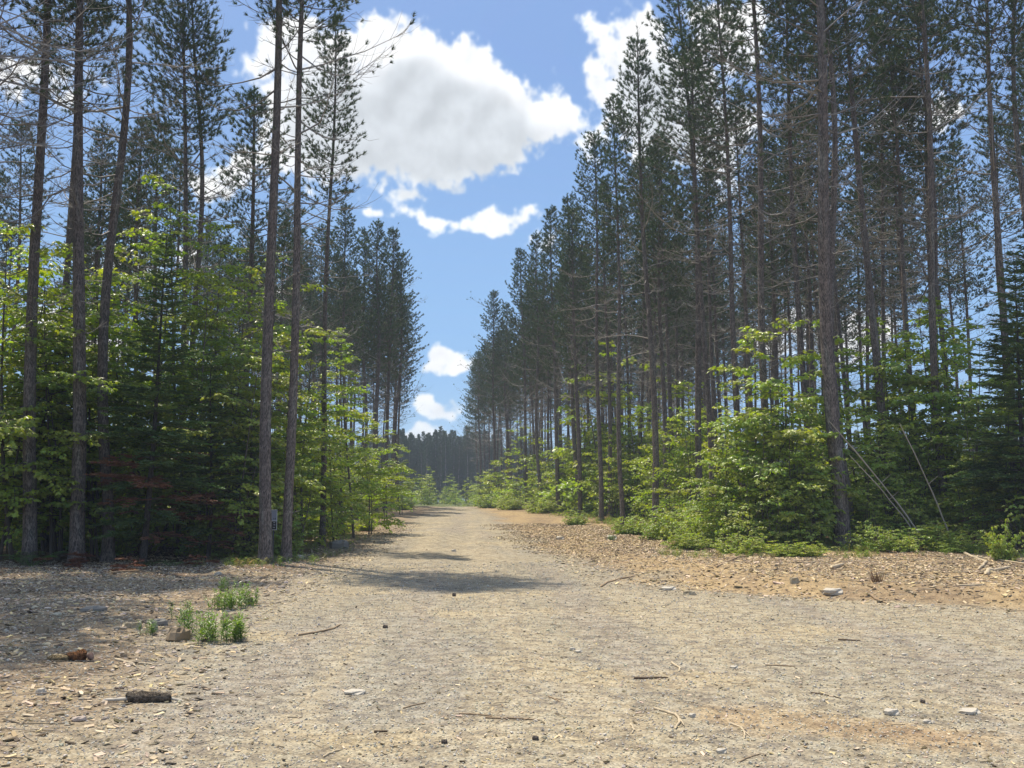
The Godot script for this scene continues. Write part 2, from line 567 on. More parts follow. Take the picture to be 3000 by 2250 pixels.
func spray(wood: MB, green: MB, start: Vector3, d: Vector3, l: float, size: float, base: Color, fancy: bool, step: float, bark_col: Color) -> void:
	# a leafy twig: leaves in pairs, held more or less flat
	var sag := -0.12 * l
	var end := start + d * l + Vector3.UP * sag
	tube(wood, PackedVector3Array([start, start.lerp(end, 0.5) + Vector3.UP * 0.03 * l, end]), PackedFloat32Array([0.005, 0.004, 0.002]), 3, bark_col)
	var side := d.cross(Vector3.UP).normalized()
	var f := 0.15
	while f <= 1.0:
		var at := start.lerp(end, f)
		for s: float in [-1.0, 1.0]:
			if rng.randf() < 0.12:
				continue
			var along := (d * rng.randf_range(0.2, 0.9) + side * s * rng.randf_range(0.6, 1.0) + Vector3.UP * rng.randf_range(-1.0, 0.2)).normalized()
			var up := (Vector3.UP + rv() * 0.8).normalized()
			leaf(green, at + along * size * 0.35, along, (up - along * up.dot(along)).normalized(), size * rng.randf_range(0.7, 1.2), tint(base, 0.25), fancy)
		f += step / l
	leaf(green, end, (d + Vector3.DOWN * 0.4).normalized(), Vector3.UP, size, tint(base, 0.2), fancy)

func make_sapling(sd: int, h: float, reach: float, stems: int, size: float, base: Color, fancy: bool, from: float, dens := 1.0) -> Array:
	rng.seed = sd
	var stem := MB.new()
	var wood := MB.new()
	var green := MB.new()
	var bark_col := Color(0.11, 0.095, 0.08)
	for st in stems:
		var hh := h * (1.0 if st == 0 else rng.randf_range(0.55, 0.95))
		var lean := Vector3(rng.randf_range(-1, 1), 0, rng.randf_range(-1, 1)) * (0.05 if st == 0 else 0.28)
		var foot := Vector3(rng.randf_range(-1, 1), 0, rng.randf_range(-1, 1)) * (0.0 if st == 0 else 0.25)
		var bend := rv() * 0.12
		var p := PackedVector3Array()
		var r := PackedFloat32Array()
		for s in 8:
			var f := s / 7.0
			p.append(foot + Vector3(lean.x * hh * f + bend.x * sin(f * 4.0), hh * f - 0.12 * (1.0 - f), lean.z * hh * f + bend.z * sin(f * 5.0)))
			r.append(lerpf(0.006 * hh + 0.006, 0.004, f))
		tube(stem, p, r, 6, bark_col)
		var y := from
		while y < 1.0:
			var t := (y - from) / (1.0 - from)
			var at := p[int(y * 6.99)].lerp(p[mini(int(y * 6.99) + 1, 7)], fmod(y * 6.99, 1.0))
			var az := rng.randf() * TAU
			var out := Vector3(cos(az), 0, sin(az))
			var l := reach * pow(1.0 - t, 0.6) * (0.55 + 0.45 * smooth(0.0, 0.25, t)) * rng.randf_range(0.55, 1.15) / (1.0 if stems < 3 else 1.25) + 0.18
			var slope := lerpf(0.25, 0.95, t) + rng.randf_range(-0.2, 0.2)
			var bp := PackedVector3Array()
			var br := PackedFloat32Array()
			for s in 5:
				var f := s / 4.0
				bp.append(at + out * l * f + Vector3.UP * l * (slope * f * 0.8 - 0.4 * f * f))
				br.append(lerpf(0.005 + 0.004 * l, 0.003, f))
			tube(wood, bp, br, 4, bark_col)
			var tone := tint(base, 0.18)
			var f := 0.25
			var flip := 1.0
			while f < 1.0:
				var q := bp[int(f * 3.99)].lerp(bp[mini(int(f * 3.99) + 1, 4)], fmod(f * 3.99, 1.0))
				var side := out.cross(Vector3.UP) * flip
				var dd := (out * rng.randf_range(0.5, 0.9) + side * rng.randf_range(0.5, 1.0) + Vector3.UP * rng.randf_range(-0.1, 0.3)).normalized()
				spray(wood, green, q, dd, 0.14 + 0.42 * l * (1.0 - f * 0.6) * rng.randf_range(0.6, 1.1), size, tone, fancy, size * 0.95, bark_col)
				flip = -flip
				f += 0.14 / maxf(l, 0.5) / dens
			spray(wood, green, bp[3], (bp[4] - bp[3]).normalized(), l * 0.45, size, tone, fancy, size * 0.9, bark_col)
			y += 0.21 / h / dens * rng.randf_range(0.7, 1.3) * maxf(1.0, stems * 0.55)
	var crown := ArrayMesh.new()
	put_surface(crown, wood, M.twig)
	put_surface(crown, green, M.leaf)
	return [mesh_of(stem, M.twig), crown]

func plant_sapling(called: String, k: Array, x: float, d: float, s: float, turn: float, label: String, category: String, group: String, tilt := 0.0) -> Node3D:
	var o := thing(called, spot(x, d), label, category, group)
	o.basis = Basis(Vector3.BACK, -tilt) * Basis(Vector3.UP, turn).scaled(Vector3(s, s, s))
	part("stem", k[0], o)
	part("crown", k[1], o)
	return o

# ---------------------------------------------------------------- firs
func frond(wood: MB, green: MB, start: Vector3, out: Vector3, l: float, slope: float, base: Color, dead: bool) -> void:
	var side := out.cross(Vector3.UP)
	var p := PackedVector3Array()
	for s in 6:
		var f := s / 5.0
		p.append(start + out * l * f + Vector3.UP * l * (slope * f - 0.32 * f * f + 0.12 * f * f * f) )
	tube(wood, p, PackedFloat32Array([0.005 + 0.006 * l, 0.004 + 0.004 * l, 0.006, 0.005, 0.004, 0.002]), 3, Color(0.12, 0.10, 0.085))
	var f := 0.16
	while f < 0.99:
		var at := p[int(f * 4.99)].lerp(p[mini(int(f * 4.99) + 1, 5)], fmod(f * 4.99, 1.0))
		for s: float in [-1.0, 1.0]:
			var tl: float = (0.10 + 0.46 * l * (1.0 - f) * (0.5 + 0.5 * smooth(0.1, 0.4, f))) * rng.randf_range(0.75, 1.15)
			var d := (out * 0.85 + side * s * 0.85 + Vector3.UP * rng.randf_range(-0.3, 0.22)).normalized()
			var nrm := d.cross(Vector3.UP).normalized()
			var col := tint(base, 0.22)
			if dead and rng.randf() < 0.45:
				continue
			kite(green, at, d * tl, nrm * 0.022, 0.55, Vector3.UP * 0.012, col)
			kite(green, at, d * tl, Vector3.UP * 0.018, 0.6, Vector3.ZERO, col)
			var g := 0.2
			while g < 0.95:
				var tt := (0.05 + 0.34 * tl * (1.0 - g)) * rng.randf_range(0.8, 1.2)
				for s2: float in [-1.0, 1.0]:
					var d2 := (d * 0.8 + nrm * s2 * 0.75 + Vector3.UP * rng.randf_range(-0.35, 0.3)).normalized()
					var face := (d2.cross(Vector3.UP).normalized() + Vector3.UP * rng.randf_range(-0.9, 0.9)).normalized()
					kite(green, at + d * tl * g, d2 * tt, face * 0.021, 0.5, Vector3.UP * 0.01, col * rng.randf_range(0.8, 1.25))
				g += 0.085 / maxf(tl, 0.18)
		f += 0.075 / maxf(l, 0.3)
	kite(green, p[4], (p[5] - p[4]) * 1.3, side * 0.022, 0.5, Vector3.ZERO, tint(base, 0.2))

func make_fir(sd: int, h: float, reach: float, from: float, dead_to: float) -> Array:
	rng.seed = sd
	var stem := MB.new()
	var wood := MB.new()
	var green := MB.new()
	var brown := MB.new()
	var bwood := MB.new()
	var p := PackedVector3Array()
	var r := PackedFloat32Array()
	for s in 10:
		var f := s / 9.0
		p.append(Vector3(0.05 * sin(f * 5.0), h * f - 0.2 * (1.0 - f), 0.05 * sin(f * 4.0 + 1.0)))
		r.append(lerpf(0.0095 * h + 0.01, 0.006, f) + 0.03 * exp(-f * 30.0))
	tube(stem, p, r, 9, Color(0.17, 0.15, 0.135), 2.0, 1.2)
	var y := from
	while y < h:
		var t := (y - from) / (h - from)
		var at := p[int(y / h * 8.99)].lerp(p[mini(int(y / h * 8.99) + 1, 9)], fmod(y / h * 8.99, 1.0))
		var n := rng.randi_range(4, 6)
		var turn := rng.randf() * TAU
		for q in n:
			var az := turn + TAU * q / n + rng.randf_range(-0.35, 0.35)
			var l := reach * (1.0 - pow(t, 1.1)) * (0.7 + 0.3 * smooth(0.0, 0.2, t)) * rng.randf_range(0.65, 1.1) + 0.12
			var dead := y < dead_to and rng.randf() < 0.5
			frond(bwood if dead else wood, brown if dead else green, at, Vector3(cos(az), 0, sin(az)), l, lerpf(0.02, 0.75, t) + rng.randf_range(-0.1, 0.12), Color(0.22, 0.10, 0.055) if dead else Color(0.115, 0.175, 0.055), dead)
		y += rng.randf_range(0.2, 0.34)
	var crown := ArrayMesh.new()
	put_surface(crown, wood, M.twig)
	put_surface(crown, green, M.fir)
	var dead_mesh := ArrayMesh.new()
	put_surface(dead_mesh, bwood, M.twig)
	put_surface(dead_mesh, brown, M.fir)
	return [mesh_of(stem, M.bark), crown, dead_mesh]

# ---------------------------------------------------------------- low plants
func make_shrub(sd: int, h: float, wide: float, stems: int, size: float, base: Color) -> Array:
	rng.seed = sd
	var wood := MB.new()
	var green := MB.new()
	for s in stems:
		var az := rng.randf() * TAU
		var out := Vector3(cos(az), 0, sin(az))
		var l := wide * sqrt(rng.randf())
		var hh := h * rng.randf_range(0.5, 1.1) * (1.0 - 0.45 * pow(l / wide, 2.0))
		var p0 := out * l * 0.45 + Vector3.DOWN * 0.05
		var p1 := out * l * 0.8 + Vector3.UP * hh * 0.65
		var p2 := out * l * 1.1 + Vector3.UP * hh
		tube(wood, PackedVector3Array([p0, p1, p2]), PackedFloat32Array([0.006, 0.005, 0.003]), 3, Color(0.13, 0.10, 0.075))
		var tone := tint(base, 0.2)
		for q in 7:
			var at := p0.lerp(p1, 0.35 + 0.1 * q) if q < 4 else p1.lerp(p2, (q - 4) / 2.0)
			var az2 := rng.randf() * TAU
			spray(wood, green, at, Vector3(cos(az2), rng.randf_range(0.0, 0.5), sin(az2)).normalized(), rng.randf_range(0.12, 0.3), size, tone, true, size * 0.8, Color(0.13, 0.10, 0.075))
	return [mesh_of(wood, M.twig), mesh_of(green, M.leaf)]

func make_fern(sd: int, fronds: int, l: float) -> ArrayMesh:
	rng.seed = sd
	var green := MB.new()
	for q in fronds:
		var az := TAU * q / fronds + rng.randf_range(-0.3, 0.3)
		var out := Vector3(cos(az), 0, sin(az))
		var side := out.cross(Vector3.UP)
		var ll := l * rng.randf_range(0.7, 1.1)
		var col := tint(Color(0.10, 0.20, 0.045), 0.2)
		for s in 18:
			var f := s / 17.0
			var at := out * ll * (0.15 + 0.75 * f) + Vector3.UP * ll * (0.95 * f - 0.75 * f * f)
			var w := ll * 0.22 * sin(PI * clampf(f * 0.9 + 0.1, 0.0, 1.0))
			for e: float in [-1.0, 1.0]:
				kite(green, at, (side * e + out * 0.35).normalized() * w + Vector3.DOWN * w * 0.15, out * ll * 0.022, 0.35, Vector3.UP * 0.004, col)
		blade(green, Vector3(0, -0.03, 0), out * ll * 0.5 + Vector3.UP * ll * 0.35, side * 0.006, col)
	return mesh_of(green, M.leaf)

func make_weed(sd: int, stalks: int, h: float, spread: float, base: Color) -> Array:
	rng.seed = sd
	var wood := MB.new()
	var green := MB.new()
	for q in stalks:
		var foot := Vector3(rng.randf_range(-1, 1), 0, rng.randf_range(-1, 1)) * spread
		var hh := h * rng.randf_range(0.5, 1.1)
		var lean := Vector3(rng.randf_range(-1, 1), 0, rng.randf_range(-1, 1)) * 0.22 * hh
		tube(wood, PackedVector3Array([foot + Vector3.DOWN * 0.03, foot + Vector3.UP * hh * 0.5 + lean * 0.4, foot + Vector3.UP * hh + lean]), PackedFloat32Array([0.0035, 0.003, 0.0015]), 3, Color(0.12, 0.18, 0.06))
		var f := 0.08
		while f < 1.02:
			var at := foot + Vector3.UP * hh * f + lean * f
			var az := rng.randf() * TAU
			var d := Vector3(cos(az), rng.randf_range(0.1, 0.9), sin(az)).normalized()
			kite(green, at, d * rng.randf_range(0.07, 0.12) * (1.2 - 0.4 * f), d.cross(Vector3.UP).normalized() * 0.009, 0.45, Vector3.UP * 0.004, tint(base, 0.2))
			f += 0.045
	return [mesh_of(wood, M.leaf), mesh_of(green, M.leaf)]

# ---------------------------------------------------------------- stones and wood on the ground
func make_stone(sd: int, flat: float, rough: float, col: Color) -> ArrayMesh:
	var n := FastNoiseLite.new()
	n.seed = sd
	n.frequency = 0.9
	var src := SphereMesh.new()
	src.radius = 0.5
	src.height = 1.0
	src.radial_segments = 11
	src.rings = 7
	var arr := src.get_mesh_arrays()
	var vs: PackedVector3Array = arr[Mesh.ARRAY_VERTEX]
	var ix: PackedInt32Array = arr[Mesh.ARRAY_INDEX]
	var out := PackedVector3Array()
	for p in vs:
		var q := p * (1.0 + rough * n.get_noise_3dv(p * 2.2) + 0.5 * rough * n.get_noise_3dv(p * 5.0 + Vector3(9, 0, 0)))
		q.y = clampf(q.y, -0.3, 0.34 + 0.1 * n.get_noise_2d(p.x * 3.0, p.z * 3.0)) * flat
		q.x = clampf(q.x, -0.46, 0.44)
		out.append(q)
	var m := MB.new()
	for k in ix:
		m.v.append(out[k])
		m.c.append(col)
	return mesh_of(m, M.stone)

func make_stick(pts: Array, r: float, col: Color, rough := 0.15, sides := 7) -> ArrayMesh:
	# a broken length of wood: kinked, uneven in girth, with ragged ends
	var m := MB.new()
	var p := PackedVector3Array()
	var rr := PackedFloat32Array()
	var whole: float = (pts[pts.size() - 1] - pts[0]).length()
	var n := 4
	for k in pts.size() - 1:
		for q in n:
			var f := float(q) / n
			p.append((pts[k] as Vector3).lerp(pts[k + 1], f) + rv() * Vector3(1, 0.3, 1) * minf(r * 0.45, whole * 0.02))
			rr.append(r * lerpf(1.0, 0.6, (k + f) / (pts.size() - 1)) * (1.0 + rng.randf_range(-0.14, 0.14)))
	p.append(pts[pts.size() - 1])
	rr.append(r * 0.45)
	p.append(p[p.size() - 1] + (p[p.size() - 1] - p[p.size() - 2]).normalized() * r * 0.5)
	rr.append(r * 0.08)
	p.insert(0, p[0] - (p[1] - p[0]).normalized() * r * 0.25)
	rr.insert(0, r * 0.1)
	tube(m, p, rr, sides, col, 1.0, 1.0, rough)
	for k in m.c.size():
		m.c[k] = m.c[k] * (1.0 + 0.35 * soft.get_noise_3dv(m.v[k] * 900.0))
	return mesh_of(m, M.wood)

func make_log(a: Vector3, b: Vector3, r: float, col: Color, rough: float) -> ArrayMesh:
	# a blunt-ended length of bark-covered wood
	var m := MB.new()
	var p := PackedVector3Array([a, a])
	var rr := PackedFloat32Array([r * 0.05, r * 0.8])
	for k in 11:
		p.append(a.lerp(b, 0.02 + k * 0.096) + rv() * r * 0.08)
		rr.append(r * (1.0 + rng.randf_range(-0.12, 0.1)))
	p.append_array(PackedVector3Array([b, b + (b - a) * 0.004]))
	rr.append_array(PackedFloat32Array([r * 0.75, r * 0.05]))
	p[1] += (b - a) * 0.003
	tube(m, p, rr, 20, col, 2.0, 5.0, rough)
	for k in m.c.size():
		m.c[k] = m.c[k] * (1.3 + 0.9 * soft.get_noise_3dv(m.v[k] * 1400.0))
	return mesh_of(m, M.bark)

func lay_stick(a: Vector2, b: Vector2, r: float, col: Color, label: String, bend := 0.12, fork := 0.0) -> void:
	var mid := (a + b) * 0.5
	var side := Vector2(-(b - a).y, (b - a).x)
	var o := Vector3(mid.x, floor_y(mid.x, mid.y), -mid.y)
	var pts := []
	var kink := rng.randf_range(-0.05, 0.05)
	for k in 4:
		var f := k / 3.0
		var q := a.lerp(b, f) + side * (bend * sin(f * PI) + (kink if k == 1 else 0.0))
		pts.append(Vector3(q.x, floor_y(q.x, q.y) + r * 0.7, -q.y) - o)
	var node := thing("stick", o, label, "stick", "sticks lying on the ground")
	part("shaft", make_stick(pts, r, col), node)
	if fork != 0.0:
		var at: Vector3 = pts[1]
		var q2 := mid + (b - a) * 0.38 + side * fork
		var tip := Vector3(q2.x, floor_y(q2.x, q2.y) + r, -q2.y) - o
		part("side_twig", make_stick([at, (at + tip) * 0.5, tip], r * 0.6, col), node)

func lay_stone(mesh: ArrayMesh, x: float, d: float, s: Vector3, turn: float, label: String) -> void:
	var o := solo("stone", mesh, spot(x, d) + Vector3.UP * s.y * 0.06, label, "stone", "stones lying on the ground")
	o.basis = Basis(Vector3.UP, turn) * Basis.from_scale(s)

# ---------------------------------------------------------------- where things stand
# x, distance, trunk radius, lean, height, kind, label
var front_pines := [
	[-12.34, 24.80, 0.170, -0.0316, 22.0, 0, "pine whose trunk stands nearest the left margin, half hidden by maple leaves"],
	[-14.51, 30.86, 0.145, -0.0304, 21.5, 1, "pine just behind and right of the leftmost pine trunk"],
	[-11.30, 25.20, 0.185, -0.0446, 23.0, 2, "stout straight pine rising beside the dark green fern"],
	[-10.92, 26.20, 0.155, -0.0104, 23.0, 3, "leaning pine left of the tall fir, third stout trunk from the left"],
	[-11.42, 33.24, 0.130, -0.0361, 21.0, 4, "slim pine whose upper trunk shows above the tall leafy maple, left one of two"],
	[-10.88, 33.90, 0.135, -0.0390, 21.5, 5, "slim pine whose upper trunk shows above the tall leafy maple, right one of two"],
	[-6.47, 25.48, 0.165, -0.0328, 23.5, 1, "bowed brown pine at the road edge with the narrow marker board behind it"],
	[-6.10, 26.20, 0.132, -0.0018, 22.5, 0, "pine with root flare at the road edge, just right of the marker board"],
	[-6.61, 33.72, 0.105, -0.0006, 19.6, 6, "slender pine at the left road edge with its pointed top against the big cloud"],
	[-10.17, 36.00, 0.150, -0.0035, 17.5, 7, "shorter spreading pine seen between the tall maple and the bowed pine"],
	[-16.57, 38.00, 0.120, -0.0363, 17.0, 8, "short dense pine between the stout straight pine and the leaning pine"],
	[-14.58, 40.00, 0.130, -0.0429, 18.0, 7, "bushy pine top showing behind the tall leafy maple"],
	[-9.80, 69.18, 0.170, 0.0037, 21.5, 8, "first big pine of the dense row closing the left side of the sky gap"],
	[-9.91, 75.00, 0.170, 0.0126, 22.5, 9, "second big pine of the dense row closing the left side of the sky gap"],
	[-10.06, 84.00, 0.170, 0.0175, 23.0, 8, "last pine of the dense left row, its crown edging the sky gap"],
	[-11.16, 90.00, 0.150, -0.0018, 22.5, 9, "pine set back behind the last pine of the dense left row"],
	[-11.44, 66.00, 0.150, -0.0173, 21.5, 9, "pine with a pointed top just right of the slender roadside pine"],
	[-11.21, 72.00, 0.140, -0.0138, 21.5, 8, "pine between the pointed top and the dense left row"],
	[6.48, 43.46, 0.155, -0.0215, 23.4, 6, "tall front pine whose pointed crown tops the right side of the sky gap"],
	[8.17, 41.68, 0.155, -0.0302, 26.0, 1, "tall bare-stemmed pine leaning left, second at the right road edge"],
	[8.33, 51.56, 0.150, -0.0189, 21.5, 8, "pine standing close behind the tall front pine of the right side"],
	[8.88, 36.74, 0.130, -0.0212, 23.0, 0, "grey pine rising behind the top of the bright maple thicket, left one"],
	[8.91, 32.76, 0.145, -0.0124, 25.0, 2, "grey pine rising straight through the bright maple thicket"],
	[11.47, 36.74, 0.145, -0.0113, 23.0, 4, "pine just left of the thickest trunk, set back behind the thicket"],
	[10.17, 29.76, 0.235, -0.0033, 27.0, 3, "thickest pine trunk, with rough grey bark, right of the bright maple thicket"],
	[10.97, 31.32, 0.150, 0.0017, 24.0, 5, "dark pine pressed close behind the thickest trunk"],
	[13.40, 37.80, 0.100, -0.0047, 23.5, 1, "thin pine just right of the thickest trunk"],
	[13.12, 33.24, 0.160, -0.0496, 23.0, 0, "pine leaning strongly left behind the crossed dead poles"],
	[15.62, 36.74, 0.120, -0.0118, 22.0, 2, "slim pine to the right of the strongly leaning pine"],
	[15.21, 39.00, 0.110, 0.0335, 22.0, 4, "upright slim pine behind the strongly leaning pine"],
	[14.73, 32.76, 0.145, 0.0045, 25.0, 5, "smooth grey pine whose base stands by the thin leaning pole"],
	[16.72, 36.74, 0.160, -0.0014, 22.0, 3, "pine close behind the smooth grey pine, right of it"],
	[17.16, 33.24, 0.150, 0.0304, 24.0, 1, "pine near the right margin, partly behind the fir boughs"],
	[18.04, 33.24, 0.150, 0.0204, 24.0, 2, "rightmost pine, cut by the right margin high up"],
	[3.30, 69.00, 0.160, -0.0154, 22.5, 9, "right-stand pine beyond the low maples, left one of a pair"],
	[4.60, 65.00, 0.170, -0.0343, 22.3, 8, "right-stand pine with a pointed double top, right one of a pair"],
	[2.25, 74.00, 0.140, -0.0153, 22.0, 8, "right-stand pine third from the near end of the far row"],
	[1.28, 80.00, 0.140, -0.0258, 22.0, 9, "right-stand pine whose branches reach farthest into the sky gap"],
	[-4.25, 125.00, 0.150, -0.0136, 20.0, 8, "far right-stand pine with a pale trunk beside the end of the road"],
	[5.42, 47.16, 0.120, -0.0079, 22.0, 6, "slim pine left of the tall front pine, behind low leafy branches"],
	[-1.70, 96.00, 0.140, -0.0083, 22.0, 9, "pine at the step down of the right tree line above the road bend"],
	[-0.71, 100.00, 0.140, -0.0071, 21.5, 8, "pine next to the step down of the right tree line"],
]
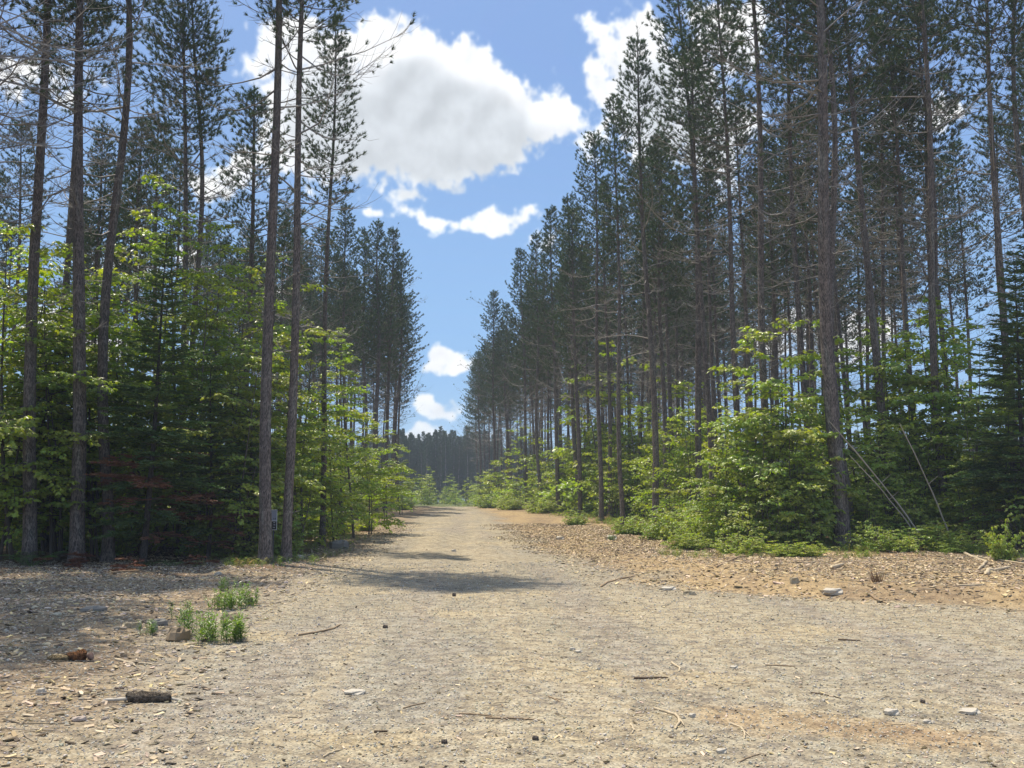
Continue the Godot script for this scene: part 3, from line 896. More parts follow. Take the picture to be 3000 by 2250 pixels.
# x, distance, height, kind, label, group
var saplings := [
	[-13.17, 25.60, 9.19, "m", "tall maple filling the left margin with layered light green leaves", "maples in the left thicket"],
	[-15.04, 27.00, 9.03, "m", "maple cut by the left margin behind the tall maple", "maples in the left thicket"],
	[-13.74, 28.50, 9.23, "m", "maple between the leftmost pine and the stout straight pine", "maples in the left thicket"],
	[-12.10, 28.00, 8.30, "m", "maple between the stout straight pine and the leaning pine", "maples in the left thicket"],
	[-10.29, 30.00, 12.18, "t", "tallest leafy maple, its sunlit top reaching above the fir", "maples in the left thicket"],
	[-9.52, 31.00, 10.75, "t", "tall leafy maple on the right shoulder of the tallest one", "maples in the left thicket"],
	[-11.55, 30.50, 10.61, "t", "leafy maple behind the tall fir", "maples in the left thicket"],
	[-8.64, 31.00, 8.98, "m", "maple directly left of the bowed pine", "maples in the left thicket"],
	[-12.12, 29.00, 9.67, "m", "maple left of the tall fir, reaching above it", "maples in the left thicket"],
	[-12.80, 32.00, 11.48, "m", "tall maple between the leaning pine and the tall fir", "maples in the left thicket"],
	[-8.80, 32.00, 10.11, "m", "tall maple close left of the bowed pine", "maples in the left thicket"],
	[-12.44, 26.20, 7.59, "m", "maple in front of the stout straight pine", "maples in the left thicket"],
	[-13.74, 26.00, 7.64, "m", "maple low at the left margin", "maples in the left thicket"],
	[-9.16, 28.50, 8.21, "m", "maple right of the tall fir", "maples in the left thicket"],
	[-8.10, 28.00, 6.30, "m", "maple between the tall fir and the bowed pine", "maples in the left thicket"],
	[-15.00, 30.00, 7.68, "m", "maple behind the leftmost pine", "maples in the left thicket"],
	[-14.63, 27.50, 4.74, "y", "young maple at the foot of the left thicket", "maples in the left thicket shade"],
	[-13.90, 28.20, 5.12, "y", "young maple at the foot of the left thicket", "maples in the left thicket shade"],
	[-13.00, 28.00, 4.50, "y", "young maple at the foot of the left thicket", "maples in the left thicket shade"],
	[-11.81, 28.50, 4.85, "y", "young maple at the foot of the left thicket", "maples in the left thicket shade"],
	[-9.74, 29.00, 4.39, "y", "young maple at the foot of the left thicket", "maples in the left thicket shade"],
	[-8.96, 29.50, 5.48, "y", "young maple at the foot of the left thicket", "maples in the left thicket shade"],
	[-8.11, 29.50, 5.90, "y", "young maple at the foot of the left thicket", "maples in the left thicket shade"],
	[-11.79, 30.00, 3.93, "y", "young maple at the foot of the left thicket", "maples in the left thicket shade"],
	[-15.94, 31.00, 6.76, "y", "young maple at the foot of the left thicket", "maples in the left thicket shade"],
	[-14.17, 32.00, 6.91, "y", "young maple at the foot of the left thicket", "maples in the left thicket shade"],
	[-11.79, 33.00, 7.65, "y", "young maple at the foot of the left thicket", "maples in the left thicket shade"],
	[-9.66, 33.00, 7.65, "y", "young maple at the foot of the left thicket", "maples in the left thicket shade"],
	[-15.12, 29.00, 3.35, "y", "young maple at the foot of the left thicket", "maples in the left thicket shade"],
	[-14.36, 30.00, 3.08, "y", "young maple at the foot of the left thicket", "maples in the left thicket shade"],
	[-13.39, 30.00, 3.29, "y", "young maple at the foot of the left thicket", "maples in the left thicket shade"],
	[-12.95, 31.00, 3.11, "y", "young maple at the foot of the left thicket", "maples in the left thicket shade"],
	[-11.85, 31.00, 2.89, "y", "young maple at the foot of the left thicket", "maples in the left thicket shade"],
	[-10.85, 31.00, 3.11, "y", "young maple at the foot of the left thicket", "maples in the left thicket shade"],
	[-10.12, 31.50, 3.24, "y", "young maple at the foot of the left thicket", "maples in the left thicket shade"],
	[-9.08, 31.00, 3.44, "y", "young maple at the foot of the left thicket", "maples in the left thicket shade"],
	[-8.69, 32.00, 3.71, "y", "young maple at the foot of the left thicket", "maples in the left thicket shade"],
	[-16.83, 31.00, 4.00, "y", "young maple at the foot of the left thicket", "maples in the left thicket shade"],
	[-17.12, 34.00, 4.53, "y", "young maple at the foot of the left thicket", "maples in the left thicket shade"],
	[-16.59, 36.00, 4.91, "y", "young maple at the foot of the left thicket", "maples in the left thicket shade"],
	[-14.40, 36.00, 5.16, "y", "young maple at the foot of the left thicket", "maples in the left thicket shade"],
	[-12.34, 36.00, 5.16, "y", "young maple at the foot of the left thicket", "maples in the left thicket shade"],
	[-10.29, 36.00, 5.29, "y", "young maple at the foot of the left thicket", "maples in the left thicket shade"],
	[-9.38, 37.00, 5.64, "y", "young maple at the foot of the left thicket", "maples in the left thicket shade"],
	[-7.53, 31.00, 6.99, "m", "maple seen between the bowed pine and the root-flared pine", "maples in the left thicket"],
	[-7.13, 33.00, 7.76, "m", "maple filling the gap left of the slender roadside pine", "maples in the left thicket"],
	[-6.80, 30.00, 4.15, "y", "small maple right of the root-flared pine", "maples in the left thicket"],
	[-6.05, 37.00, 8.28, "n", "narrow dark green maple standing alone at the left road edge", "maples along the left road edge"],
	[-6.35, 34.50, 4.80, "b", "bright low maple leaning out between the slender pine and the narrow maple", "maples along the left road edge"],
	[-5.93, 40.00, 4.92, "b", "bright maple just right of the narrow dark maple", "maples along the left road edge"],
	[-6.82, 39.00, 6.80, "m", "maple behind the narrow dark maple", "maples along the left road edge"],
	[-6.87, 52.00, 5.57, "m", "maple under the first big pine of the dense left row", "maples along the left road edge"],
	[-7.43, 64.00, 4.08, "m", "maple under the last pines of the dense left row", "maples along the left road edge"],
	[-8.85, 84.00, 3.59, "y", "low maple at the far end of the left row", "maples along the left road edge"],
	[-7.19, 122.00, 2.67, "f", "sunlit maple in the far right thicket", "maples along the far right stand"],
	[-5.01, 108.00, 3.21, "f", "sunlit maple in the far right thicket", "maples along the far right stand"],
	[-3.39, 100.00, 3.38, "f", "sunlit maple in the far right thicket", "maples along the far right stand"],
	[-2.01, 94.00, 4.57, "f", "sunlit maple in the far right thicket", "maples along the far right stand"],
	[-0.79, 88.00, 5.28, "f", "sunlit maple in the far right thicket", "maples along the far right stand"],
	[0.30, 83.00, 5.93, "f", "sunlit maple in the far right thicket", "maples along the far right stand"],
	[1.14, 80.00, 7.19, "f", "sunlit maple in the far right thicket", "maples along the far right stand"],
	[2.44, 76.00, 5.28, "f", "sunlit maple in the far right thicket", "maples along the far right stand"],
	[3.75, 70.00, 5.01, "f", "sunlit maple in the far right thicket", "maples along the far right stand"],
	[1.54, 72.00, 3.04, "f", "sunlit maple in the far right thicket", "maples along the far right stand"],
	[3.60, 72.00, 6.64, "f", "maple in the dim thicket behind the tall front pines", "maples along the far right stand dim"],
	[4.86, 68.00, 7.36, "f", "maple in the dim thicket behind the tall front pines", "maples along the far right stand dim"],
	[5.62, 63.00, 9.67, "f", "maple in the dim thicket behind the tall front pines", "maples along the far right stand dim"],
	[6.84, 66.00, 11.92, "f", "maple in the dim thicket behind the tall front pines", "maples along the far right stand dim"],
	[7.38, 59.00, 7.72, "f", "maple in the dim thicket behind the tall front pines", "maples along the far right stand dim"],
	[7.52, 54.00, 5.70, "f", "maple in the dim thicket behind the tall front pines", "maples along the far right stand dim"],
	[9.86, 60.00, 9.96, "f", "maple in the dim thicket behind the tall front pines", "maples along the far right stand dim"],
	[9.84, 54.00, 7.44, "f", "maple in the dim thicket behind the tall front pines", "maples along the far right stand dim"],
	[5.79, 60.00, 3.96, "f", "maple in the dim thicket behind the tall front pines", "maples along the far right stand dim"],
	[4.48, 66.00, 2.73, "f", "maple in the dim thicket behind the tall front pines", "maples along the far right stand dim"],
	[10.18, 50.00, 7.40, "f", "maple in the dim thicket behind the tall front pines", "maples along the far right stand dim"],
	[9.86, 46.00, 5.67, "f", "maple in the dim thicket behind the tall front pines", "maples along the far right stand dim"],
	[8.57, 50.00, 4.19, "f", "maple in the dim thicket behind the tall front pines", "maples along the far right stand dim"],
	[9.68, 63.00, 8.10, "f", "maple in the dim thicket behind the tall front pines", "maples along the far right stand dim"],
	[6.01, 37.00, 2.07, "l", "low arching maple spray in front of the two tall front pines", "maples in the right thicket"],
	[7.25, 35.00, 1.96, "l", "low maple at the foot of the left-leaning bare-stemmed pine", "maples in the right thicket"],
	[7.31, 31.50, 5.38, "b", "bright yellow-green maple in the sunlit thicket", "bright maples around the grey pine"],
	[7.88, 31.50, 6.73, "b", "bright yellow-green maple in the sunlit thicket", "bright maples around the grey pine"],
	[8.30, 31.00, 7.26, "b", "bright yellow-green maple in the sunlit thicket", "bright maples around the grey pine"],
	[9.08, 31.00, 7.43, "b", "bright yellow-green maple in the sunlit thicket", "bright maples around the grey pine"],
	[10.23, 32.00, 7.48, "b", "bright yellow-green maple in the sunlit thicket", "bright maples around the grey pine"],
	[6.86, 30.50, 3.86, "b", "bright yellow-green maple in the sunlit thicket", "bright maples around the grey pine"],
	[7.72, 29.60, 4.12, "b", "bright yellow-green maple in the sunlit thicket", "bright maples around the grey pine"],
	[8.56, 29.60, 4.65, "b", "bright yellow-green maple in the sunlit thicket", "bright maples around the grey pine"],
	[9.48, 30.00, 4.04, "b", "bright yellow-green maple in the sunlit thicket", "bright maples around the grey pine"],
	[7.04, 29.00, 2.11, "l", "low bright maple at the front foot of the sunlit thicket", "bright maples around the grey pine low"],
	[7.87, 28.60, 1.80, "l", "low bright maple at the front foot of the sunlit thicket", "bright maples around the grey pine low"],
	[8.68, 28.60, 1.59, "l", "low bright maple at the front foot of the sunlit thicket", "bright maples around the grey pine low"],
	[6.54, 30.00, 1.47, "l", "low bright maple at the front foot of the sunlit thicket", "bright maples around the grey pine low"],
	[12.20, 33.50, 7.01, "d", "mid green maple in the shaded right thicket", "maples in the right thicket shaded"],
	[12.34, 32.60, 6.07, "d", "mid green maple in the shaded right thicket", "maples in the right thicket shaded"],
	[13.80, 34.50, 8.13, "d", "mid green maple in the shaded right thicket", "maples in the right thicket shaded"],
	[13.61, 33.00, 6.47, "d", "mid green maple in the shaded right thicket", "maples in the right thicket shaded"],
	[15.00, 35.00, 7.59, "d", "mid green maple in the shaded right thicket", "maples in the right thicket shaded"],
	[15.03, 33.80, 8.38, "d", "mid green maple in the shaded right thicket", "maples in the right thicket shaded"],
	[16.25, 35.00, 8.96, "d", "mid green maple in the shaded right thicket", "maples in the right thicket shaded"],
	[15.24, 31.50, 6.84, "d", "mid green maple in the shaded right thicket", "maples in the right thicket shaded"],
	[12.41, 31.60, 4.26, "d", "mid green maple in the shaded right thicket", "maples in the right thicket shaded"],
	[13.69, 32.20, 3.72, "d", "mid green maple in the shaded right thicket", "maples in the right thicket shaded"],
	[15.45, 34.20, 3.20, "d", "mid green maple in the shaded right thicket", "maples in the right thicket shaded"],
	[14.07, 29.40, 3.37, "d", "mid green maple in the shaded right thicket", "maples in the right thicket shaded"],
	[15.27, 30.00, 5.01, "d", "mid green maple in the shaded right thicket", "maples in the right thicket shaded"],
	[11.26, 30.60, 2.88, "d", "mid green maple in the shaded right thicket", "maples in the right thicket shaded"],
	[17.49, 32.00, 6.91, "d", "mid green maple in the shaded right thicket", "maples in the right thicket shaded"],
	[12.46, 30.60, 2.01, "l2", "low maple at the foot of the shaded right thicket", "maples in the right thicket low"],
	[13.95, 31.50, 1.55, "l2", "low maple at the foot of the shaded right thicket", "maples in the right thicket low"],
	[11.21, 29.60, 1.27, "l2", "low maple at the foot of the shaded right thicket", "maples in the right thicket low"],
	[13.89, 28.60, 1.29, "l2", "low maple at the foot of the shaded right thicket", "maples in the right thicket low"],
	[14.90, 28.00, 2.30, "l2", "low maple at the foot of the shaded right thicket", "maples in the right thicket low"],
]
# x, distance, half width, height, kind, label
var shrubs := [
	[3.24, 48.28, 0.60, 0.69, 0, "round dark green shrub alone in front of the far right pines"],
	[4.82, 39.00, 0.77, 0.84, 1, "leafy shrub at the right road edge before the tall front pine"],
	[5.54, 34.90, 0.93, 1.12, 1, "leafy shrub between the two tall front pines"],
	[6.40, 32.44, 0.93, 1.04, 1, "bright shrub at the foot of the left-leaning bare-stemmed pine"],
	[5.26, 29.28, 0.63, 0.52, 2, "low pale green shrub nearest the road, left of the bright thicket"],
	[6.36, 26.96, 0.72, 0.58, 2, "low pale green shrub below the left of the bright thicket"],
	[7.52, 25.76, 0.78, 0.41, 2, "yellow-green ground shrub in sun below the bright thicket"],
	[7.73, 29.28, 0.68, 0.84, 1, "leafy shrub at the foot of the grey pine in the thicket"],
	[10.24, 27.72, 0.64, 0.79, 0, "dark leafy shrub just right of the thickest trunk"],
	[10.81, 26.96, 0.58, 0.58, 0, "dark leafy shrub under the crossed dead poles"],
	[12.33, 26.96, 0.58, 0.48, 0, "dark leafy shrub in front of the smooth grey pine"],
	[11.96, 23.54, 0.46, 1.01, 3, "leafy green sapling clump alone on the wood chips near the right margin"],
	[-6.55, 43.14, 0.54, 0.69, 2, "small bright green shrub at the left road edge below the narrow maple"],
	[-7.36, 41.68, 0.52, 0.74, 1, "small shrub behind the boulder at the left road edge"],
	[0.00, 75.94, 1.22, 1.08, 2, "pale shrub at the right side of the road crest"],
	[2.13, 66.90, 1.19, 1.08, 2, "pale shrub under the first pines of the far right row"],
	[-2.08, 83.90, 1.35, 1.20, 1, "shrub at the far road end beside the pale-trunked pine"],
	[-8.60, 75.94, 0.81, 0.95, 0, "dark shrub below the dense left row"],
]
# x, distance, width, height, kind, label
var stones := [
	[-3.79, 13.12, 0.272, 0.122, 1, "square tan stone right of the taller green weeds"],
	[-3.88, 11.36, 0.252, 0.162, 1, "pointed brown stone left of the bushy green weed"],
	[-4.67, 12.18, 0.148, 0.087, 2, "pale rounded stone at the edge of the left shade"],
	[-4.77, 12.18, 0.113, 0.070, 2, "small pale stone touching the pale rounded stone"],
	[-4.56, 12.64, 0.248, 0.090, 3, "flat grey stone behind the pointed brown stone"],
	[-4.45, 12.18, 0.087, 0.078, 3, "small grey stone in front of the flat grey stone"],
	[-4.09, 15.26, 0.109, 0.109, 2, "tan stone standing alone right of the back weeds"],
	[-5.88, 13.74, 0.393, 0.079, 3, "long flat slab in the left shade"],
	[-5.63, 11.70, 0.167, 0.092, 1, "round brown stone near the left margin"],
	[-3.94, 8.26, 0.088, 0.065, 0, "bright white stone near the left margin"],
	[-4.01, 10.14, 0.080, 0.051, 1, "brown pebble right of the orange rotten wood"],
	[-1.32, 8.32, 0.196, 0.036, 0, "flat pale stone set in the road, left of the middle"],
	[2.87, 7.48, 0.123, 0.053, 0, "white stone above the reddish stain, left of two"],
	[3.47, 7.50, 0.166, 0.043, 0, "long white stone above the reddish stain, right of two"],
	[3.02, 7.20, 0.067, 0.031, 0, "small white stone between the two white stones"],
	[1.34, 7.36, 0.058, 0.037, 0, "small white stone right of the forked pale stick"],
	[1.34, 6.36, 0.073, 0.032, 0, "pale stone near the lower margin, right of the middle"],
	[0.16, 6.72, 0.048, 0.029, 4, "small greenish stone near the lower margin"],
	[2.86, 17.84, 0.319, 0.076, 0, "pale flat stone at the right road edge, left of the tan slab"],
	[3.09, 16.92, 0.242, 0.073, 2, "tan slab-like stone at the right road edge"],
	[5.45, 16.56, 0.367, 0.106, 0, "long pale stone on the edge of the wood chips"],
	[5.04, 17.36, 0.186, 0.099, 2, "pale stone left of the long pale stone on the chips"],
	[0.66, 10.66, 0.069, 0.030, 0, "left of two small white stones in mid road"],
	[0.71, 10.48, 0.090, 0.030, 0, "right of two small white stones in mid road"],
	[-0.99, 16.68, 0.071, 0.060, 4, "dark pebble alone in mid road"],
	[-1.61, 12.44, 0.071, 0.044, 4, "reddish dark pebble left of mid road"],
	[-0.45, 6.60, 0.047, 0.028, 4, "dark pebble near the lower margin, left of the middle"],
	[3.27, 7.86, 0.045, 0.028, 4, "dark pebble above the white stones on the right"],
	[3.59, 34.90, 0.424, 0.224, 0, "pale boulder on the right verge below the round shrub"],
	[1.79, 36.16, 0.336, 0.155, 0, "small pale stone on the right verge"],
	[-8.68, 51.56, 1.179, 0.847, 3, "grey boulder behind the narrow dark maple"],
	[-9.33, 50.28, 1.077, 0.718, 3, "tan boulder left of the grey boulder"],
	[-7.36, 41.68, 0.744, 0.357, 2, "stone at the foot of the boulders"],
	[-5.69, 31.96, 0.685, 0.320, 3, "grey stone heap beside the slender roadside pine"],
	[-6.05, 27.72, 0.218, 0.139, 0, "white stone by the roots of the root-flared pine"],
	[-6.54, 21.66, 0.170, 0.108, 0, "white stone in the shade in front of the dark wood"],
	[-6.47, 25.20, 0.180, 0.126, 2, "tan stone touching the base of the bowed pine"],
	[-1.85, 30.86, 0.176, 0.088, 0, "pale pebble in the far road"],
	[4.13, 10.32, 0.074, 0.029, 0, "small white stone in the right of the road"],
	[2.14, 9.48, 0.088, 0.030, 0, "small white stone in mid road, right of the dark stick"],
]
# x, distance, x, distance, radius, tone, label, bend, fork
var sticks := [
	[1.11, 8.96, 1.42, 8.98, 0.0128, 1, "straight dark stick lying across mid road", 0.02, 0.00],
	[1.10, 7.62, 1.15, 6.96, 0.0117, 0, "crooked pale forked stick near the lower middle", 0.15, 0.12],
	[1.59, 9.80, 1.58, 9.30, 0.0136, 0, "short pale stick above the straight dark one", 0.08, 0.00],
	[1.57, 7.16, 1.57, 6.70, 0.0087, 0, "pale split stick right of the crooked forked one", 0.10, 0.10],
	[-0.20, 7.34, 0.22, 7.26, 0.0078, 2, "long thin brown stick left of the crooked forked one", 0.05, 0.00],
	[0.85, 7.10, 0.83, 6.86, 0.0087, 0, "short upright pale stick left of the crooked forked one", 0.08, 0.00],
	[0.30, 8.08, 0.38, 7.88, 0.0071, 2, "thin twig with a fork in mid road", 0.05, 0.30],
	[3.78, 11.36, 4.01, 11.28, 0.0121, 1, "dark red stick lying across the right of the road", 0.03, 0.00],
	[2.48, 9.64, 2.76, 9.60, 0.0086, 2, "thin brown stick above the reddish stain", 0.05, 0.00],
	[-2.55, 11.70, -2.25, 12.78, 0.0153, 2, "long curved stick right of the green weeds", -0.12, 0.00],
	[-0.96, 6.90, -0.87, 6.92, 0.0099, 1, "short dark stick near the lower left of the road", 0.03, 0.00],
	[-1.18, 6.24, -1.10, 6.42, 0.0079, 0, "pale stick at the lower margin left of the middle", 0.08, 0.00],
	[-0.40, 7.50, -0.15, 7.40, 0.0080, 2, "slightly bent brown twig left of mid road", 0.06, 0.00],
	[-1.68, 7.40, -1.57, 7.40, 0.0079, 0, "short straw-coloured stick on the left of the road", 0.08, 0.00],
	[-4.01, 9.94, -3.67, 9.58, 0.0157, 0, "pale stick right of the orange rotten wood", 0.08, 0.00],
	[-3.69, 9.72, -3.55, 9.68, 0.0139, 0, "short pale stick on the left gravel", 0.08, 0.00],
	[12.62, 27.12, 10.12, 21.06, 0.0430, 0, "pale branch poking up from the right bank of chips", 0.05, 0.20],
	[8.98, 18.40, 11.00, 21.46, 0.0463, 0, "thick pale branch on the chips below the sapling clump", 0.05, 0.00],
	[6.77, 20.52, 7.36, 21.56, 0.0526, 0, "short chunk of pale wood on the bank of chips", 0.02, 0.00],
	[11.55, 28.66, 10.97, 26.20, 0.0441, 0, "pale branch end sticking out below the crossed poles", 0.05, 0.00],
	[10.78, 33.24, 9.50, 25.48, 0.0419, 2, "long thin branch fallen in front of the thickest trunk", 0.05, 0.10],
	[7.41, 16.16, 7.95, 16.34, 0.0203, 0, "pale thin stick on the lower chips at the right", 0.03, 0.00],
	[5.94, 16.16, 5.91, 15.36, 0.0197, 2, "brown twig beside the dead grass tuft", 0.05, 0.00],
	[1.68, 18.40, 2.64, 20.88, 0.0210, 2, "thin stick along the right road edge", 0.06, 0.00],
	[4.95, 29.28, 6.56, 33.24, 0.0335, 2, "thin fallen twig before the pale green shrubs", 0.10, 0.00],
	[4.40, 20.88, 7.21, 26.96, 0.0299, 2, "long fallen twig on the right verge below the thicket", 0.08, 0.00],
	[-9.89, 30.86, -8.66, 28.20, 0.0422, 0, "pale broken branch leaning in the dark of the left wood", -0.08, 0.00],
	[-7.32, 32.44, -6.02, 27.58, 0.0322, 0, "pale upright twig beside the root-flared pine", 0.10, 0.00],
	[-6.63, 31.64, -5.38, 25.48, 0.0255, 0, "thin pale twig between the root-flared and slender pines", 0.08, 0.00],
	[-8.98, 21.86, -8.62, 22.72, 0.0318, 2, "reddish stick in the shade before the dark wood", 0.05, 0.00],
	[-5.04, 14.42, -4.46, 13.38, 0.0149, 2, "thin stick among the shaded stones on the left", 0.05, 0.00],
	[-0.85, 7.72, -0.68, 7.92, 0.0070, 2, "thin straw on the left half of the road", 0.04, 0.00],
	[1.39, 6.12, 1.58, 6.32, 0.0056, 2, "thin twig at the lower right of the middle", 0.05, 0.00],
	[2.51, 8.26, 2.68, 8.04, 0.0073, 1, "dark thin twig at the head of the reddish stain", 0.05, 0.00],
]

func build_ground() -> void:
	var xs := PackedFloat32Array()
	var x := -420.0
	while x < 420.0:
		xs.append(x)
		x += 0.2 if x > -15.5 and x < 18.0 else clampf(minf(absf(x + 15.5), absf(x - 18.0)) * 0.22, 0.22, 40.0)
	var ds := PackedFloat32Array()
	var d := -12.0
	while d < 620.0:
		ds.append(d)
		d += 1.0 if d < 3.0 else (0.17 if d < 30.0 else clampf((d - 28.0) * 0.022, 0.17, 30.0))
	var m := MB.new()
	for dd in ds:
		for xx in xs:
			m.v.append(Vector3(xx, floor_y(xx, dd), -dd))
			m.c.append(floor_color(xx, dd))
	var w := xs.size()
	for r in ds.size() - 1:
		for c in w - 1:
			var q := r * w + c
			m.i.append_array(PackedInt32Array([q, q + w, q + 1, q + 1, q + w, q + w + 1]))
	var st := SurfaceTool.new()
	var tmp := mesh_of(m, M.ground)
	st.create_from(tmp, 0)
	st.generate_normals()
	var o := MeshInstance3D.new()
	o.name = "ground"
	o.mesh = st.commit()
	o.mesh.surface_set_material(0, M.ground)
	add_child(o)
	tag(o, "tan gravel forest road and verges strewn with stones and wood chips", "ground", "", "structure")

func floor_color(x: float, d: float) -> Color:
	var n1 := soft.get_noise_2d(x * 30.0, d * 30.0)
	var n2 := soft.get_noise_2d(x * 7.0 + 200.0, d * 7.0)
	var run := x + 0.052 * d          # distance across the road, which bears a little left
	var streak := soft.get_noise_2d(run * 34.0 + 500.0, d * 2.2)
	var gravel := Color(0.45, 0.415, 0.325).lerp(Color(0.42, 0.398, 0.335), smooth(-0.1, 0.3, n2)).lerp(Color(0.54, 0.475, 0.335), smooth(0.15, 0.45, soft.get_noise_2d(x * 11.0 + 77.0, d * 17.0)))
	gravel = gravel.lerp(Color(0.515, 0.462, 0.345), smooth(0.0, 0.35, streak) * 0.75).lerp(Color(0.43, 0.39, 0.33), smooth(0.05, 0.4, -streak) * 0.6)
	# two pale packed wheel tracks
	var track := exp(-pow((absf(run + 0.35 + 0.25 * n2) - 0.85) / 0.3, 2.0)) * smooth(9.0, 18.0, d + 4.0 * n2)
	gravel = gravel.lerp(Color(0.55, 0.49, 0.365), track * smooth(-0.3, 0.2, n1) * 0.7)
	var c := gravel
	var chips := smooth(-0.5, 0.9, x - chip_edge(d) + 1.1 * n1 + 1.0 * n2)
	c = c.lerp(Color(0.54, 0.42, 0.25).lerp(Color(0.36, 0.28, 0.19), smooth(-0.15, 0.3, soft.get_noise_2d(x * 9.0 + 31.0, d * 4.0) + 0.4 * n1) * 0.85), chips)
	var dirt := smooth(-0.6, 0.8, dirt_edge(d) - x + 0.8 * n1 + 0.8 * n2)
	c = c.lerp(Color(0.44, 0.36, 0.25).lerp(Color(0.34, 0.275, 0.20), smooth(-0.1, 0.3, n1 + 0.6 * n2)), dirt)
	# the reddish stain on the gravel, lower right
	var sx := x - 2.35
	var sd := d - 7.05
	var ax := sx * 0.86 - sd * 0.5
	var ay := sx * 0.5 + sd * 0.86
	var stain := 1.0 - sqrt(pow(ax / 1.0, 2.0) + pow(ay / 0.46, 2.0)) + 0.7 * n1 + 0.3 * n2
	c = c.lerp(Color(0.53, 0.425, 0.28), smooth(-0.35, 0.15, stain) * 0.85)
	c = c.lerp(Color(0.36, 0.265, 0.175), smooth(0.1, 0.6, stain) * 0.8)
	# needle litter under the trees, in ragged drifts
	var wood := maxf(smooth(-0.8, 1.4, left_wood(d) - x + n2 * 3.0 + n1) * smooth(21.0, 24.0, d + n1 * 3.0), smooth(-0.5, 1.2, x - right_wood(d) + 1.0 + n2 * 2.0) * smooth(25.5, 27.0, d + n1 * 2.0))
	if absf(x) > 60.0 or d > 150.0:
		wood = 1.0
	c = c.lerp(Color(0.17, 0.12, 0.08).lerp(Color(0.25, 0.165, 0.10), smooth(-0.2, 0.3, n1)), wood)
	var green := smooth(95.0, 110.0, d) * smooth(-22.0, -16.0, x) * (1.0 - smooth(-3.0, 0.0, x))
	c = c.lerp(Color(0.13, 0.19, 0.06), green * 0.8)
	return c * (1.0 + 0.14 * n1)

func in_view(x: float, d: float, slack := 1.0) -> bool:
	return absf(x) < 0.55 * d + slack

